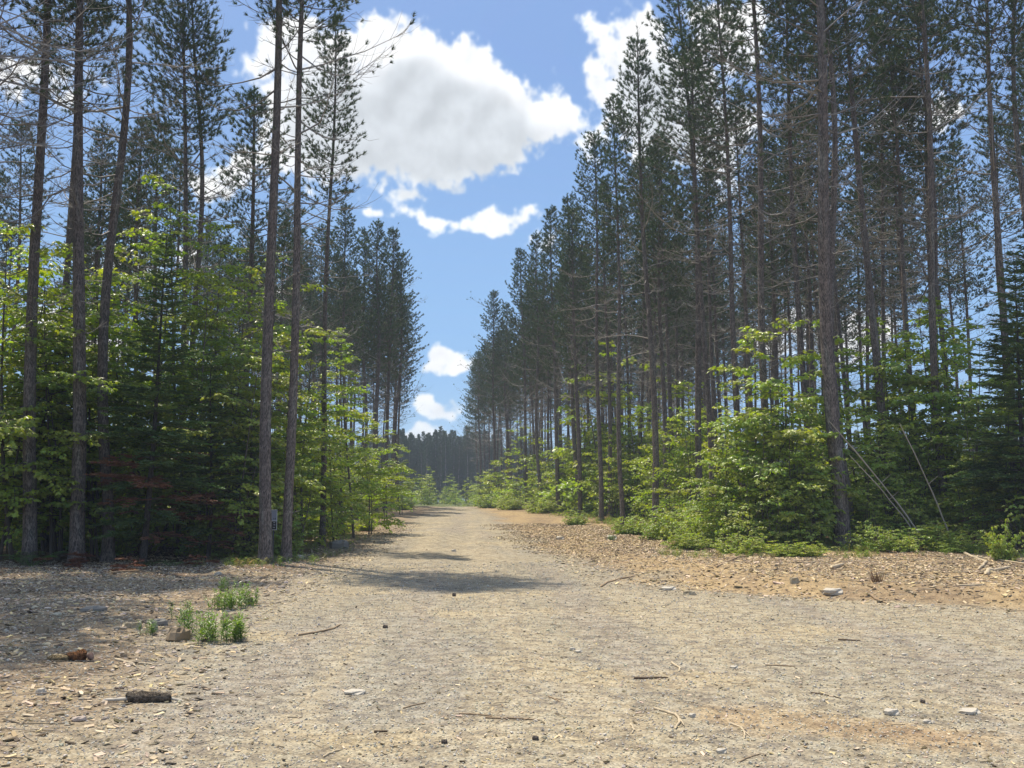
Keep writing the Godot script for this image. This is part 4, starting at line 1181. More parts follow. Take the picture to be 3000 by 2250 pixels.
func build_grit() -> void:
	rng.seed = 404
	var pebble := MB.new()
	var stone := make_stone(3, 0.75, 0.35, Color.WHITE)
	var sm := MB.new()
	sm.v = stone.surface_get_arrays(0)[Mesh.ARRAY_VERTEX]
	sm.c = stone.surface_get_arrays(0)[Mesh.ARRAY_COLOR]
	var lump := mesh_of(sm, M.grit)
	# a little eight-sided crumb for the finest gravel
	var o6 := [Vector3(0.5, 0, 0.06), Vector3(-0.45, 0.03, 0), Vector3(0.05, 0.36, 0), Vector3(0, -0.3, 0.04), Vector3(0, 0.02, 0.46), Vector3(0.04, 0, -0.42)]
	for f in [[0, 2, 4], [4, 2, 1], [1, 2, 5], [5, 2, 0], [0, 4, 3], [4, 1, 3], [1, 5, 3], [5, 0, 3]]:
		for q in f:
			pebble.v.append(o6[q])
			pebble.c.append(Color.WHITE)
	var crumb := mesh_of(pebble, M.grit)
	var where := []
	var cols := PackedColorArray()
	for k in 60000:
		var d := 4.0 + 22.0 * pow(rng.randf(), 1.5)
		var x := rng.randf_range(-0.56, 0.56) * d + rng.randf_range(-0.6, 0.6)
		if x - chip_edge(d) > 0.4 and rng.randf() < 0.7:
			continue
		var s := rng.randf_range(0.006, 0.019) * (1.0 + 0.05 * d)
		if rng.randf() < 0.04:
			s *= 1.8
		where.append(Transform3D(Basis.from_euler(rv() * 3.0).scaled(Vector3(s, s * 0.8, s)), spot(x, d) + Vector3.UP * s * 0.15))
		var g := rng.randf_range(0.30, 0.56)
		cols.append(Color(g, g * rng.randf_range(0.88, 0.97), g * rng.randf_range(0.66, 0.84)))
	scatter("gravel", crumb, where, cols, "loose fine gravel scattered over the tan road", "gravel")
	where = []
	cols = PackedColorArray()
	for k in 9000:
		var d := 7.0 + 19.0 * pow(rng.randf(), 1.1)
		var x := dirt_edge(d) + 1.2 - pow(rng.randf(), 0.8) * 11.0
		if not in_view(x, d):
			continue
		var s := rng.randf_range(0.016, 0.045)
		if rng.randf() < 0.06:
			s *= rng.randf_range(1.6, 2.6)
		where.append(Transform3D(Basis.from_euler(Vector3(rng.randf_range(-0.3, 0.3), rng.randf() * TAU, rng.randf_range(-0.3, 0.3))).scaled(Vector3(s * rng.randf_range(0.8, 1.5), s * rng.randf_range(0.5, 1.0), s)), spot(x, d) + Vector3.UP * s * 0.1))
		var g := rng.randf_range(0.2, 0.5)
		cols.append(Color(g * 1.05, g * rng.randf_range(0.86, 0.94), g * rng.randf_range(0.62, 0.78)))
	scatter("rubble", lump, where, cols, "small broken stones strewn over the dirt on the left", "rubble")
	# flat wood chips
	var chip := MB.new()
	var cv := [Vector3(-0.5, 0, -0.16), Vector3(0.42, 0.02, -0.2), Vector3(0.5, 0.0, 0.12), Vector3(-0.4, 0.03, 0.2)]
	for side in [0.0, 0.1]:
		for q in [0, 1, 2, 0, 2, 3]:
			chip.v.append(cv[q] + Vector3.UP * side)
			chip.c.append(Color.WHITE)
	for e in 4:
		var a: Vector3 = cv[e]
		var b: Vector3 = cv[(e + 1) % 4]
		for q in [a, b, b + Vector3.UP * 0.1, a, b + Vector3.UP * 0.1, a + Vector3.UP * 0.1]:
			chip.v.append(q)
			chip.c.append(Color.WHITE)
	var flake := mesh_of(chip, M.wood)
	where = []
	cols = PackedColorArray()
	for k in 70000:
		var d := 5.0 + 45.0 * pow(rng.randf(), 1.25)
		var x := 0.0
		var pick := rng.randf()
		if pick < 0.62:
			x = chip_edge(d) - 1.2 + 1.4 * soft.get_noise_2d(d * 30.0, 11.0) + pow(rng.randf(), 0.7) * (11.5 if d < 27.0 else 5.5)
		elif pick < 0.85:
			x = dirt_edge(d) + 1.0 - pow(rng.randf(), 0.8) * 8.0
		else:
			x = rng.randf_range(-0.55, 0.55) * d
		if not in_view(x, d) or x > 18.0:
			continue
		var s := rng.randf_range(0.03, 0.095) * (0.5 if pick >= 0.85 else 1.0)
		if rng.randf() < 0.03 and d > 12.0:
			s *= 1.8
		where.append(Transform3D(Basis.from_euler(Vector3(rng.randf_range(-0.45, 0.45), rng.randf() * TAU, rng.randf_range(-0.45, 0.45))).scaled(Vector3(s, s, s * rng.randf_range(0.5, 1.3))), spot(x, d) + Vector3.UP * 0.004))
		var g := rng.randf_range(0.26, 0.68) if rng.randf() < 0.82 else rng.randf_range(0.06, 0.16)
		cols.append(Color(g, g * rng.randf_range(0.74, 0.84), g * rng.randf_range(0.42, 0.6)))
	scatter("wood_chips", flake, where, cols, "pale splintered wood chips covering the right bank and verges", "wood chips")
	# seedlings and grass where the gravel gives way to the trees
	var gm := MB.new()
	for q in 9:
		var gd := Vector3(rng.randf_range(-0.7, 0.7), 1.0, rng.randf_range(-0.7, 0.7)).normalized()
		blade(gm, Vector3(rng.randf_range(-0.03, 0.03), -0.02, rng.randf_range(-0.03, 0.03)), gd * rng.randf_range(0.08, 0.2), gd.cross(rv()).normalized() * 0.005, Color.WHITE)
	for q in 4:
		var ga := rng.randf() * TAU
		leaf(gm, Vector3(0, 0.05 + 0.02 * q, 0), Vector3(cos(ga), 0.2, sin(ga)).normalized(), Vector3.UP, 0.06, Color.WHITE, false)
	var sprig := mesh_of(gm, M.leaf)
	where = []
	cols = PackedColorArray()
	for k in 9000:
		var d := 18.0 + 75.0 * pow(rng.randf(), 1.3)
		var x := 0.0
		if k % 3 > 0:
			x = right_wood(d) + (0.4 if d > 30.0 else 0.0) - 2.6 * pow(rng.randf(), 2.0) + rng.randf_range(0.0, 2.5)
			if d < 27.0:
				x = rng.randf_range(4.0, 0.55 * d)
				if d < 24.5 + 2.0 * soft.get_noise_2d(x * 20.0, 3.0):
					continue
		else:
			x = left_wood(d) + 1.6 * pow(rng.randf(), 2.0) - rng.randf_range(0.0, 2.5)
			if d < 24.0:
				continue
		if soft.get_noise_2d(x * 26.0 + 15.0, d * 26.0) < 0.02 and rng.randf() < 0.8:
			continue
		var s := rng.randf_range(0.6, 1.7)
		where.append(Transform3D(Basis(Vector3.UP, rng.randf() * TAU).scaled(Vector3(s, s, s)), spot(x, d)))
		cols.append(tint(Color(0.25, 0.34, 0.09) if rng.randf() < 0.8 else Color(0.42, 0.34, 0.18), 0.3))
	scatter("verge_grass", sprig, where, cols, "thin grass and seedlings along the feet of both tree lines", "grass")
	# bits of twig
	var tw := MB.new()
	tube(tw, PackedVector3Array([Vector3(-0.5, 0, 0), Vector3(-0.1, 0.02, 0.04), Vector3(0.5, 0, -0.02)]), PackedFloat32Array([0.014, 0.012, 0.007]), 4, Color.WHITE)
	var twig := mesh_of(tw, M.wood)
	where = []
	cols = PackedColorArray()
	for k in 7000:
		var d := 5.0 + 38.0 * pow(rng.randf(), 1.1)
		var x := rng.randf_range(-0.55, 0.55) * d
		var edge := maxf(x - chip_edge(d), dirt_edge(d) - x)
		if edge < 0.0 and rng.randf() < 0.72:
			continue
		var s := rng.randf_range(0.06, 0.22) * (1.0 if edge < 0.0 else rng.randf_range(1.0, 2.6))
		where.append(Transform3D(Basis.from_euler(Vector3(0, rng.randf() * TAU, rng.randf_range(-0.12, 0.12))).scaled(Vector3(s, minf(s, 0.3), minf(s, 0.3))), spot(x, d) + Vector3.UP * 0.006))
		var g := rng.randf_range(0.08, 0.42)
		cols.append(Color(g, g * 0.84, g * 0.66))
	scatter("twig_litter", twig, where, cols, "fine broken twigs littering the road and verges", "twig litter")

func between(slope: float) -> String:
	# which landmarks a line of sight passes between
	var marks := [[-0.455, "left of the stout straight pine"], [-0.38, "left of the tall fir"], [-0.26, "between the tall fir and the bowed pine"], [-0.2, "just left of the slender roadside pine"], [-0.143, "right of the slender roadside pine"], [-0.08, "in the dense left row"],
		[-0.005, "in the far right row"], [0.05, "behind the far right pair"], [0.115, "left of the tall front pine"], [0.15, "right of the tall front pine"], [0.2, "right of the left-leaning bare pine"], [0.275, "behind the bright thicket"], [0.347, "left of the thickest trunk"], [0.4, "right of the thickest trunk"], [0.456, "left of the smooth grey pine"], [0.52, "right of the smooth grey pine"]]
	for q in marks:
		if slope < q[0]:
			return q[1]
	return "near the right margin"

func tell_apart() -> void:
	# things that would share a label are told apart by their order across the view
	var by := {}
	for o in get_children():
		if o is Node3D and o.has_meta("label"):
			var l: String = o.get_meta("label")
			if not by.has(l):
				by[l] = []
			by[l].append(o)
	var nth := ["first", "second", "third", "fourth", "fifth", "sixth", "seventh", "eighth", "ninth", "tenth", "eleventh", "twelfth", "thirteenth", "fourteenth", "fifteenth", "sixteenth"]
	for l: String in by:
		var all: Array = by[l]
		if all.size() < 2:
			continue
		all.sort_custom(func(a, b): return a.position.x / -a.position.z < b.position.x / -b.position.z)
		for k in all.size():
			all[k].set_meta("label", "%s, %s from the left" % [l, nth[k] if k < nth.size() else "%dth" % (k + 1)])

func build_pines() -> void:
	var kinds := [
		make_pine(101, 22.0, 14.2, 2.3, 5.0, 24, 0.0095, 0.85),
		make_pine(102, 22.0, 14.8, 2.5, 6.0, 24, 0.0095, 0.85),
		make_pine(103, 22.0, 13.6, 2.3, 5.5, 24, 0.0095, 0.85),
		make_pine(104, 22.0, 14.6, 2.7, 7.0, 24, 0.0095, 0.85),
		make_pine(105, 22.0, 14.4, 2.4, 7.0, 24, 0.0095, 0.85),
		make_pine(106, 22.0, 15.0, 2.4, 6.0, 24, 0.0095, 0.85),
		make_pine(107, 22.0, 13.2, 1.8, 5.5, 24, 0.0095, 0.75),
		make_pine(108, 18.0, 9.0, 2.6, 5.0, 24, 0.010),
		make_pine(109, 22.0, 10.5, 2.3, 6.0, 20, 0.0135, 0.8),
		make_pine(110, 22.0, 9.6, 2.5, 5.5, 20, 0.0135, 0.8),
	]
	for p in front_pines:
		var k: PineKind = kinds[p[5]]
		rng.seed = int(absf(p[0]) * 1000.0) + int(p[1] * 10.0)
		plant_pine(k, p[0], p[1], p[2], Vector2(p[3], rng.randf_range(-0.012, 0.012)), p[4] / k.height, rng.randf() * TAU, p[6], "tall pines along the road" )
	# the crowd inside the stands, planted in loose rows
	var thin := [
		make_pine(211, 22.0, 13.0, 2.1, 5.0, 12, 0.018, 0.75),
		make_pine(212, 22.0, 12.0, 2.2, 5.5, 12, 0.018, 0.75),
		make_pine(213, 22.0, 13.8, 2.0, 6.0, 12, 0.018, 0.75),
		make_pine(214, 22.0, 11.5, 2.3, 5.0, 12, 0.018, 0.75),
	]
	var done := []
	for p in front_pines:
		done.append(Vector2(p[0], p[1]))
	rng.seed = 77
	var count := 0
	for side: float in [-1.0, 1.0]:
		var d := 36.0 if side < 0.0 else 35.0
		while d < (108.0 if side < 0.0 else 140.0):
			var row := 0.0
			while row < 26.0:
				var edge := left_wood(d) if side < 0.0 else right_wood(d)
				var x: float = edge + side * (0.6 + row) + rng.randf_range(-0.8, 0.8)
				var dd := d + rng.randf_range(-1.1, 1.1)
				row += 3.5
				if side > 0.0 and row > 10.0 and rng.randf() < 0.12:
					continue
				if side < 0.0 and dd < 35.0 and x > -0.545 * dd - 1.6 - maxf(0.0, 24.0 - dd) * 0.12:
					continue
				if side < 0.0 and dd >= 35.0 and dd < 67.0 and (x > -0.215 * dd or rng.randf() < 0.5):
					continue
				if absf(x) > 0.545 * dd + (9.0 if side < 0.0 else 2.0) or absf(x) > 27.0:
					continue
				var clear := true
				for q in done:
					if q.distance_to(Vector2(x, dd)) < 2.5:
						clear = false
						break
				if not clear:
					continue
				done.append(Vector2(x, dd))
				var near := dd < 46.0
				var k: PineKind = kinds[rng.randi_range(0, 5)] if near else thin[rng.randi_range(0, 3)]
				var edgy := row < 4.0 and dd > 60.0
				if edgy:
					k = kinds[8 + rng.randi_range(0, 1)]
				var hh := rng.randf_range(15.5, 19.0) if side < 0.0 and dd >= 35.0 and dd < 67.0 else rng.randf_range(20.0, 23.0)
				var label := "slim pine %s %s" % ["close" if dd < 48.0 else ("farther back" if dd < 78.0 else "far back"), between(x / dd)]
				plant_pine(k, x, dd, rng.randf_range(0.105, 0.155), Vector2(rng.randf_range(-0.025, 0.015), rng.randf_range(-0.02, 0.02)), hh / k.height, rng.randf() * TAU, label, "pines inside the left stand" if side < 0.0 else "pines inside the right stand", near)
				count += 1
			d += 3.7
	# the stand goes on to the left of the view and shades the left verge
	for n in 24:
		var d := 17.4 + 0.34 * n
		var x := -0.545 * d - 1.1 - 3.0 * (n % 3) + rng.randf_range(-0.3, 0.3)
		var clear := true
		for q in done:
			if q.distance_to(Vector2(x, d)) < 1.9:
				clear = false
				break
		if not clear:
			continue
		done.append(Vector2(x, d))
		plant_pine(kinds[[3, 2, 4][n % 3]], x, d, 0.15, Vector2.ZERO, rng.randf_range(0.92, 1.04), rng.randf() * TAU, "pine beyond the left margin whose shadow falls on the left verge", "pines left of the view", false)
	print("crowd pines ", count)
	# the dark wood that closes the view at the end of the road
	var far := [make_pine(311, 20.0, 1.0, 2.6, 0.6, 6, 0.055, 0.3), make_pine(312, 20.0, 1.6, 2.4, 0.8, 6, 0.055, 0.3)]
	for q in 2:
		var whole := ArrayMesh.new()
		var k: PineKind = far[q]
		var tm := trunk_of(k, 0.16, 6, 8)
		var mb := MB.new()
		var arr := tm.surface_get_arrays(0)
		mb.v = arr[Mesh.ARRAY_VERTEX]
		mb.n = arr[Mesh.ARRAY_NORMAL]
		mb.c = arr[Mesh.ARRAY_COLOR]
		mb.i = arr[Mesh.ARRAY_INDEX]
		put_surface(whole, mb, M.twig)
		for sfc in k.crown.get_surface_count():
			var ca := k.crown.surface_get_arrays(sfc)
			whole.add_surface_from_arrays(Mesh.PRIMITIVE_TRIANGLES, ca)
			whole.surface_set_material(whole.get_surface_count() - 1, k.crown.surface_get_material(sfc))
		var where := []
		var cols := PackedColorArray()
		for n in 520:
			var d := rng.randf_range(205.0, 262.0) if n < 420 else rng.randf_range(203.0, 235.0)
			var x := rng.randf_range(-0.62, 0.62) * d if n < 420 else rng.randf_range(-0.15, -0.01) * d
			var s := rng.randf_range(0.58, 0.84)
			where.append(Transform3D(Basis(Vector3.UP, rng.randf() * TAU).scaled(Vector3(s, s, s)), spot(x, d)))
			cols.append(Color.WHITE)
		scatter("far_forest" if q == 0 else "far_forest_001", whole, where, cols, "dark distant pine wood closing the end of the road" if q == 0 else "second dense part of the dark distant pine wood", "forest")

func build_understory() -> void:
	var lg := Color(0.345, 0.42, 0.09)
	var mid := Color(0.335, 0.415, 0.088)
	var dark := Color(0.325, 0.415, 0.09)
	var kinds := {
		"m": [make_sapling(501, 6.0, 1.9, 2, 0.105, mid, true, 0.16), make_sapling(502, 6.0, 2.0, 2, 0.10, mid, true, 0.2)],
		"t": [make_sapling(511, 9.0, 1.8, 2, 0.10, mid, true, 0.22), make_sapling(512, 9.0, 1.9, 1, 0.10, lg, true, 0.2, 1.3)],
		"y": [make_sapling(521, 3.4, 1.1, 2, 0.09, mid, true, 0.22, 0.8), make_sapling(522, 3.4, 1.2, 1, 0.09, mid, true, 0.25, 0.8)],
		"n": [make_sapling(531, 8.0, 1.2, 1, 0.10, dark, true, 0.1, 1.4)],
		"b": [make_sapling(541, 5.0, 1.7, 3, 0.115, lg, true, 0.12), make_sapling(542, 5.0, 1.8, 2, 0.12, lg, true, 0.12, 1.1), make_sapling(543, 5.0, 1.6, 3, 0.11, lg, true, 0.15)],
		"f": [make_sapling(551, 5.0, 1.8, 2, 0.15, mid, false, 0.1), make_sapling(552, 5.0, 1.7, 3, 0.15, lg, false, 0.1)],
		"l": [make_sapling(561, 2.0, 1.4, 4, 0.105, lg, true, 0.15, 1.0), make_sapling(562, 2.0, 1.3, 4, 0.10, lg, true, 0.15, 1.0)],
		"d": [make_sapling(571, 5.0, 1.7, 3, 0.115, mid, true, 0.12), make_sapling(572, 5.0, 1.8, 2, 0.11, dark, true, 0.12, 1.1)],
		"l2": [make_sapling(581, 2.0, 1.4, 4, 0.105, dark, true, 0.15, 1.0)],
	}
	var tall := {"m": 6.0, "t": 9.0, "y": 3.4, "n": 8.0, "b": 5.0, "f": 5.0, "l": 2.0, "d": 5.0, "l2": 2.0}
	var k := 0
	for p in saplings:
		rng.seed = 9000 + k
		var set: Array = kinds[p[3]]
		plant_sapling("maple_sapling", set[k % set.size()], p[0], p[1], p[2] / tall[p[3]], rng.randf() * TAU, p[4], "maple sapling", p[5], rng.randf_range(-0.06, 0.06))
		k += 1
	# saplings deeper among the trunks
	rng.seed = 88
	for n in 190:
		var side := -1.0 if n % 5 < 3 else 1.0
		var d := 32.0 + (34.0 if side < 0.0 and n % 2 == 0 else 66.0) * rng.randf()
		var edge := left_wood(d) if side < 0.0 else right_wood(d)
		var x: float = edge + side * (1.0 + rng.randf() * 19.0)
		if absf(x) > 0.55 * d + 1.0:
			continue
		var s := rng.randf_range(0.6, 1.15)
		plant_sapling("maple_sapling", kinds["f"][n / 2 % 2], x, d, s, rng.randf() * TAU, "maple sapling deep " + between(x / d), "maple sapling", "maples deep in the left stand" if side < 0.0 else "maples deep in the right stand")
	# bushes in front of the far wood
	for n in 26:
		var d := rng.randf_range(120.0, 190.0)
		var x := -0.115 * d + rng.randf_range(-0.05, 0.085) * d
		plant_sapling("maple_sapling", kinds["f"][n % 2], x, d, rng.randf_range(0.5, 1.2), rng.randf() * TAU, "bluish green bush before the dark wood at the road end", "bush", "bushes before the far wood")
	var low := []
	var low_cols := PackedColorArray()
	for n in 420:
		var d := rng.randf_range(190.0, 204.0)
		var x := rng.randf_range(-0.62, 0.62) * d
		var s := rng.randf_range(0.35, 0.8)
		low.append(Transform3D(Basis(Vector3.UP, rng.randf() * TAU).scaled(Vector3(s * 1.3, s, s * 1.3)), spot(x, d)))
		low_cols.append(Color.WHITE)
	scatter("far_undergrowth", (kinds["f"][0] as Array)[1], low, low_cols, "low leafy growth along the foot of the far dark wood", "undergrowth")
	# firs
	var firs := [make_fir(601, 9.0, 2.1, 1.0, 3.4), make_fir(602, 9.0, 2.5, 1.2, 1.6), make_fir(603, 5.0, 1.3, 0.6, 1.8)]
	var fir_spots := [
		[-9.62, 25.3, 0, 0.98, 0.03, "dark tall fir with dead brown lower boughs, right of the leaning pine"],
		[-8.6, 27.3, 2, 1.15, 0.0, "smaller fir with rusty dead boughs right of the tall fir"],
		[-7.9, 29.0, 2, 0.9, 0.0, "small fir hidden behind the rusty boughs left of the bowed pine"],
		[15.3, 28.6, 1, 1.0, 0.0, "fir at the right margin reaching flat boughs across the smooth grey pine"],
		[18.3, 33.0, 1, 1.2, 0.0, "fir behind the fir at the right margin"],
		[-14.2, 29.5, 1, 0.8, 0.0, "dark fir behind the maple at the left margin"],
	]
	var q := 0
	for p in fir_spots:
		var fk: Array = firs[p[2]]
		var o := thing("fir_tree", spot(p[0], p[1]), p[5], "fir tree", "firs under the pines")
		o.basis = Basis(Vector3.BACK, -p[4]) * Basis(Vector3.UP, 1.3 * q).scaled(Vector3.ONE * p[3])
		part("trunk", fk[0], o)
		part("crown", fk[1], o)
		part("dead_boughs", fk[2], o).set_meta("label", "rust-brown dead lower boughs")
		q += 1
	# shrubs
	var bush := [make_shrub(701, 1.0, 1.0, 46, 0.085, dark), make_shrub(702, 1.0, 1.0, 46, 0.085, mid), make_shrub(703, 1.0, 1.0, 60, 0.075, Color(0.355, 0.42, 0.09)), make_shrub(704, 1.0, 0.75, 26, 0.105, mid)]
	for p in shrubs:
		var b: Array = bush[p[4]]
		var o := thing("shrub", spot(p[0], p[1]), p[5], "shrub", "low shrubs along the road edges")
		var w: float = p[2] * 1.15
		o.basis = Basis(Vector3.UP, p[0] * 3.0).scaled(Vector3(w, maxf(p[3], 0.25), w))
		part("stems", b[0], o)
		part("foliage", b[1], o)
	# low growth among the trunks
	rng.seed = 93
	for n in 64:
		var d := 27.5 + 16.0 * rng.randf()
		var x := (left_wood(d) - 0.6 - rng.randf() * (0.55 * d + left_wood(d))) if n % 4 > 0 else (right_wood(d) + 0.5 + rng.randf() * 9.0)
		if absf(x) > 0.55 * d:
			continue
		var b: Array = bush[n % 2]
		var o := thing("shrub", spot(x, d), "low shrub " + between(x / d), "shrub", "low shrubs on the wood floor")
		var w := rng.randf_range(0.8, 1.5)
		o.basis = Basis(Vector3.UP, rng.randf() * TAU).scaled(Vector3(w, rng.randf_range(0.7, 1.3), w))
		part("stems", b[0], o)
		part("foliage", b[1], o)
	# ferns and weeds
	var fern := make_fern(801, 11, 0.9)
	for p in [[-11.9, 24.0, 1.15, "big dark fern at the foot of the stout straight pine"], [-8.55, 24.4, 0.5, "small bright fern in front of the dark left wood"], [-9.3, 24.9, 0.45, "small fern beside the tall fir's trunk"], [13.1, 26.6, 0.6, "fern at the foot of the shaded right thicket"]]:
		var o := thing("fern", spot(p[0], p[1]), p[3], "fern", "ferns at the wood's edge")
		o.scale = Vector3.ONE * p[2]
		part("fronds", fern, o)
	var weed := [make_weed(811, 40, 0.30, 0.26, Color(0.19, 0.29, 0.08)), make_weed(812, 14, 0.38, 0.2, Color(0.15, 0.25, 0.07))]
	for p in [[-3.38, 11.30, 1.00, 0, "bushy green weed in sun among the left stones"],
		[-3.82, 11.64, 0.90, 1, "taller thin weed left of the bushy weed"],
		[-4.22, 14.64, 0.90, 0, "green weed at the shade edge behind the square tan stone"],
		[-4.17, 15.12, 1.00, 1, "upright weed right of the one at the shade edge"],
		[-4.49, 13.38, 0.70, 1, "small weed in the shade behind the pointed stone"],
		[-5.11, 17.36, 0.70, 1, "faint weed farthest back on the left dirt"],
		[-4.38, 11.80, 0.50, 1, "tiny weed beside the pale rounded stone"],
		[3.53, 34.56, 0.60, 1, "tiny weed beside the pale boulder on the right verge"]]:
		var wk: Array = weed[p[3]]
		var o := thing("weed", spot(p[0], p[1]), p[4], "weed", "green weeds among the stones")
		o.basis = Basis(Vector3.UP, p[0] * 5.0).scaled(Vector3.ONE * p[2])
		part("stalks", wk[0], o)
		part("leaves", wk[1], o)

func build_small_things() -> void:
	var pale := Color(0.46, 0.42, 0.35)
	var rock := [make_stone(31, 0.7, 0.5, Color(0.62, 0.57, 0.475)), make_stone(32, 0.95, 0.75, Color(0.34, 0.26, 0.17)), make_stone(33, 0.9, 0.55, Color(0.46, 0.39, 0.27)), make_stone(34, 0.8, 0.6, Color(0.30, 0.285, 0.25)), make_stone(35, 0.9, 0.5, Color(0.12, 0.10, 0.085))]
	var k := 0
	for p in stones:
		k += 1
		var h: float = maxf(p[3] * 2.4, p[2] * 0.25)
		lay_stone(rock[p[4]], p[0], p[1], Vector3(p[2], h, p[2] * 0.85), sin(k * 2.4) * 0.5, p[5])
	var tones := [Color(0.46, 0.38, 0.26), Color(0.13, 0.095, 0.065), Color(0.30, 0.22, 0.14)]
	for p in sticks:
		lay_stick(Vector2(p[0], p[1]), Vector2(p[2], p[3]), maxf(p[4], 0.005), tones[p[5]], p[6], p[7], p[8])
	# bark-covered log on the left gravel
	var log_at := spot(-2.98, 7.95)
	var log := thing("log", log_at, "short grey bark-covered log lying on the left gravel", "log")
	part("bark", make_log(Vector3(-0.11, 0.032, 0.01), Vector3(0.23, 0.03, -0.01), 0.045, Color(0.25, 0.215, 0.17), 0.6), log)
	part("bare_end", make_stick([Vector3(-0.08, 0.025, 0), Vector3(-0.2, 0.018, 0.01), Vector3(-0.31, 0.012, 0.0)], 0.017, pale), log)
	part("splinter", make_stick([Vector3(0.22, 0.025, -0.01), Vector3(0.3, 0.012, 0.0), Vector3(0.33, 0.01, 0.01)], 0.012, pale), log)
	var rot := thing("rotten_wood", spot(-4.42, 9.85), "orange-brown lump of rotten wood on the left gravel", "rotten wood")
	part("core", make_log(Vector3(-0.02, 0.035, 0.0), Vector3(0.15, 0.05, 0.01), 0.045, Color(0.34, 0.17, 0.08), 1.2), rot)
	part("pale_slab", make_log(Vector3(0.0, 0.02, 0.04), Vector3(-0.22, 0.012, 0.03), 0.034, Color(0.45, 0.36, 0.21), 1.2), rot)
	part("dark_bark", make_stick([Vector3(0.1, 0.04, -0.05), Vector3(-0.02, 0.05, -0.05), Vector3(-0.08, 0.045, -0.03)], 0.035, Color(0.07, 0.055, 0.045), 1.1, 10), rot)
	part("end_bark", make_stick([Vector3(0.17, 0.03, 0.0), Vector3(0.2, 0.05, 0.0), Vector3(0.22, 0.02, 0.02)], 0.035, Color(0.2, 0.13, 0.1), 0.9), rot)
	# dead poles crossing in the right thicket
	for p in [[12.52, 29.00, 9.46, 3.97, 28.40, 0.028, "upper of the two crossed dead poles right of the thickest trunk"],
		[12.39, 29.00, 10.02, 2.96, 28.40, 0.022, "lower of the two crossed dead poles right of the thickest trunk"],
		[13.27, 29.00, 11.54, 3.92, 28.40, 0.025, "thin dead pole leaning against the smooth grey pine"],
		[8.07, 29.00, 6.97, 0.61, 28.40, 0.015, "short dead pole fallen at the foot of the bright thicket"]]:
		var foot := spot(p[0], p[1], 0.05)
		var o := thing("dead_pole", foot, p[6], "dead pole", "dead poles leaning in the right thicket")
		var top := Vector3(p[2], p[3], -p[4]) - foot
		part("shaft", make_stick([Vector3.ZERO, top * 0.33 + Vector3(0.05, 0.1, 0), top * 0.66 + Vector3(0.03, 0.1, 0), top], p[5], Color(0.36, 0.32, 0.265)), o)
		part("side_twig", make_stick([top * 0.5 + Vector3(0.04, 0.1, 0), top * 0.5 + Vector3(0.3, 0.35, 0.1)], p[5] * 0.4, Color(0.36, 0.32, 0.265)), o)
	# dead grass tuft and red-brown dead branches
	var dry := MB.new()
	rng.seed = 61
	for n in 70:
		var d := Vector3(rng.randf_range(-0.6, 0.6), 1.0, rng.randf_range(-0.6, 0.6)).normalized()
		blade(dry, Vector3(rng.randf_range(-0.07, 0.07), -0.02, rng.randf_range(-0.07, 0.07)), d * rng.randf_range(0.15, 0.42), d.cross(rv()).normalized() * 0.006, tint(Color(0.2, 0.13, 0.075), 0.3))
	solo("grass_tuft", mesh_of(dry, M.wood), spot(6.34, 16.9), "dry brown grass tuft standing on the wood chips", "grass tuft")
	rng.seed = 62
	for p in [[-11.1, 24.0, 1.0, "heap of red-brown dead needles at the foot of the leaning pine"], [-8.9, 22.6, 0.7, "red-brown dead bough lying before the tall fir"], [-7.7, 24.6, 0.6, "rusty dead bough lying left of the bowed pine"]]:
		var w := MB.new()
		var g := MB.new()
		for n in 5:
			var az := rng.randf() * TAU
			frond(w, g, Vector3(rng.randf_range(-0.3, 0.3), 0.06 + 0.05 * n, rng.randf_range(-0.2, 0.2)), Vector3(cos(az), 0, sin(az)), rng.randf_range(0.5, 0.9) * p[2], 0.15, Color(0.19, 0.075, 0.04), false)
		var o := thing("dead_bough", spot(p[0], p[1]), p[3], "dead bough")
		part("wood", mesh_of(w, M.twig), o)
		part("needles", mesh_of(g, M.fir), o)
	build_marker()

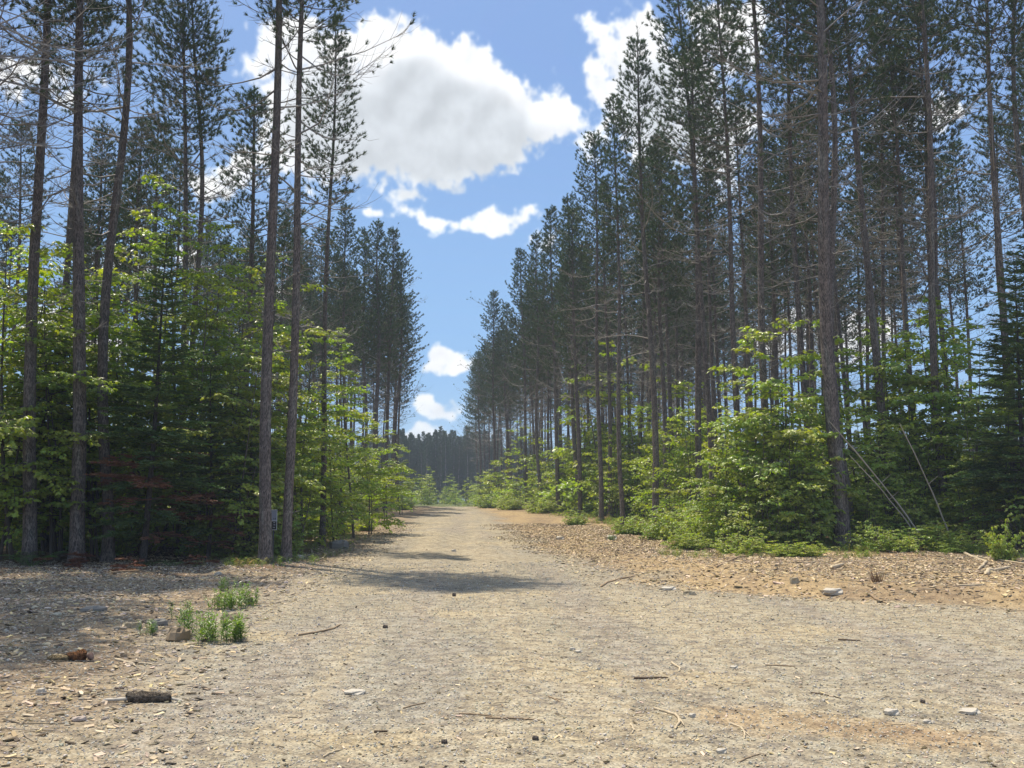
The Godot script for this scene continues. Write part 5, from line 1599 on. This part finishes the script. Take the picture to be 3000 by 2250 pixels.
func build_marker() -> void:
	# narrow board on a post: pale frame, grey upper field, black lower field with faint pale marks
	var o := thing("marker_board", spot(-6.49, 26.3), "narrow white-framed grey and black marker board between two roadside pines", "marker board")
	o.rotation.y = 0.2
	var post := CylinderMesh.new()
	post.top_radius = 0.018
	post.bottom_radius = 0.02
	post.height = 1.5
	var steel := StandardMaterial3D.new()
	steel.albedo_color = Color(0.3, 0.31, 0.32)
	steel.roughness = 0.6
	post.material = steel
	part("post", post, o).position = Vector3(0, 0.65, -0.035)
	var add := func(called: String, size: Vector3, at: Vector3, col: Color) -> MeshInstance3D:
		var b := BoxMesh.new()
		b.size = size
		var mm := StandardMaterial3D.new()
		mm.albedo_color = col
		mm.roughness = 0.55
		b.material = mm
		var n := part(called, b, o)
		n.position = at
		return n
	add.call("back_plate", Vector3(0.17, 0.55, 0.008), Vector3(0, 1.12, -0.006), Color(0.45, 0.47, 0.5))
	add.call("upper_field", Vector3(0.148, 0.29, 0.006), Vector3(0, 1.24, 0.0), Color(0.5, 0.52, 0.58))
	add.call("lower_field", Vector3(0.148, 0.225, 0.006), Vector3(0, 0.97, 0.0), Color(0.05, 0.055, 0.07))
	for s: float in [-1.0, 1.0]:
		add.call("frame_side", Vector3(0.011, 0.55, 0.012), Vector3(0.08 * s, 1.12, 0.002), Color(0.85, 0.86, 0.86))
	for y in [0.851, 1.09, 1.389]:
		add.call("frame_bar", Vector3(0.148, 0.011, 0.012), Vector3(0, y, 0.002), Color(0.85, 0.86, 0.86))
	for q in [[0.015, 1.045], [0.02, 0.985], [0.01, 0.915]]:
		add.call("pale_mark", Vector3(0.05, 0.028, 0.002), Vector3(q[0], q[1], 0.0045), Color(0.5, 0.52, 0.55))
	for q in [[0.0, 1.15], [0.04, 1.15]]:
		add.call("dark_mark", Vector3(0.018, 0.04, 0.002), Vector3(q[0], q[1], 0.0045), Color(0.2, 0.21, 0.25))

func _ready() -> void:
	var cam := Camera3D.new()
	cam.name = "camera"
	cam.fov = 43.779
	cam.near = 0.1
	cam.far = 3000.0
	cam.position = Vector3(0, 1.6, 0)
	cam.rotation_degrees = Vector3(7.024, 0, 0)
	add_child(cam)
	cam.current = true
	soft.seed = 3
	soft.frequency = 0.02
	soft.fractal_octaves = 4
	haze_noise.seed = 8
	haze_noise.frequency = 0.02
	haze_noise.fractal_octaves = 3
	fine_noise.seed = 15
	fine_noise.frequency = 0.02
	fine_noise.fractal_octaves = 5
	var env := Environment.new()
	env.background_mode = Environment.BG_SKY
	env.tonemap_mode = Environment.TONE_MAPPER_LINEAR
	env.tonemap_exposure = 1.32
	env.fog_enabled = true
	env.fog_density = 0.0008
	env.fog_light_color = Color(0.86, 0.92, 1.0)
	env.sdfgi_enabled = true
	env.ssao_enabled = true
	env.ssil_enabled = true
	var pano := PanoramaSkyMaterial.new()
	pano.panorama = ImageTexture.create_from_image(sky_image())
	pano.energy_multiplier = 0.83
	var sky := Sky.new()
	sky.sky_material = pano
	env.sky = sky
	var we := WorldEnvironment.new()
	we.name = "world"
	we.environment = env
	add_child(we)
	var sun := DirectionalLight3D.new()
	sun.name = "sun"
	sun.light_energy = 1.6
	sun.light_color = Color(1.0, 0.955, 0.88)
	sun.light_angular_distance = 0.5
	sun.shadow_enabled = true
	var az := deg_to_rad(SUN_AZ)
	var el := deg_to_rad(SUN_EL)
	sun.basis = Basis.looking_at(-Vector3(sin(az) * cos(el), sin(el), -cos(az) * cos(el)), Vector3.UP)
	add_child(sun)
	print("sky ", Time.get_ticks_msec())
	make_materials()
	build_ground()
	print("ground ", Time.get_ticks_msec())
	build_pines()
	print("pines ", Time.get_ticks_msec())
	build_understory()
	print("understory ", Time.get_ticks_msec())
	build_small_things()
	build_grit()
	tell_apart()
	print("done ", Time.get_ticks_msec())
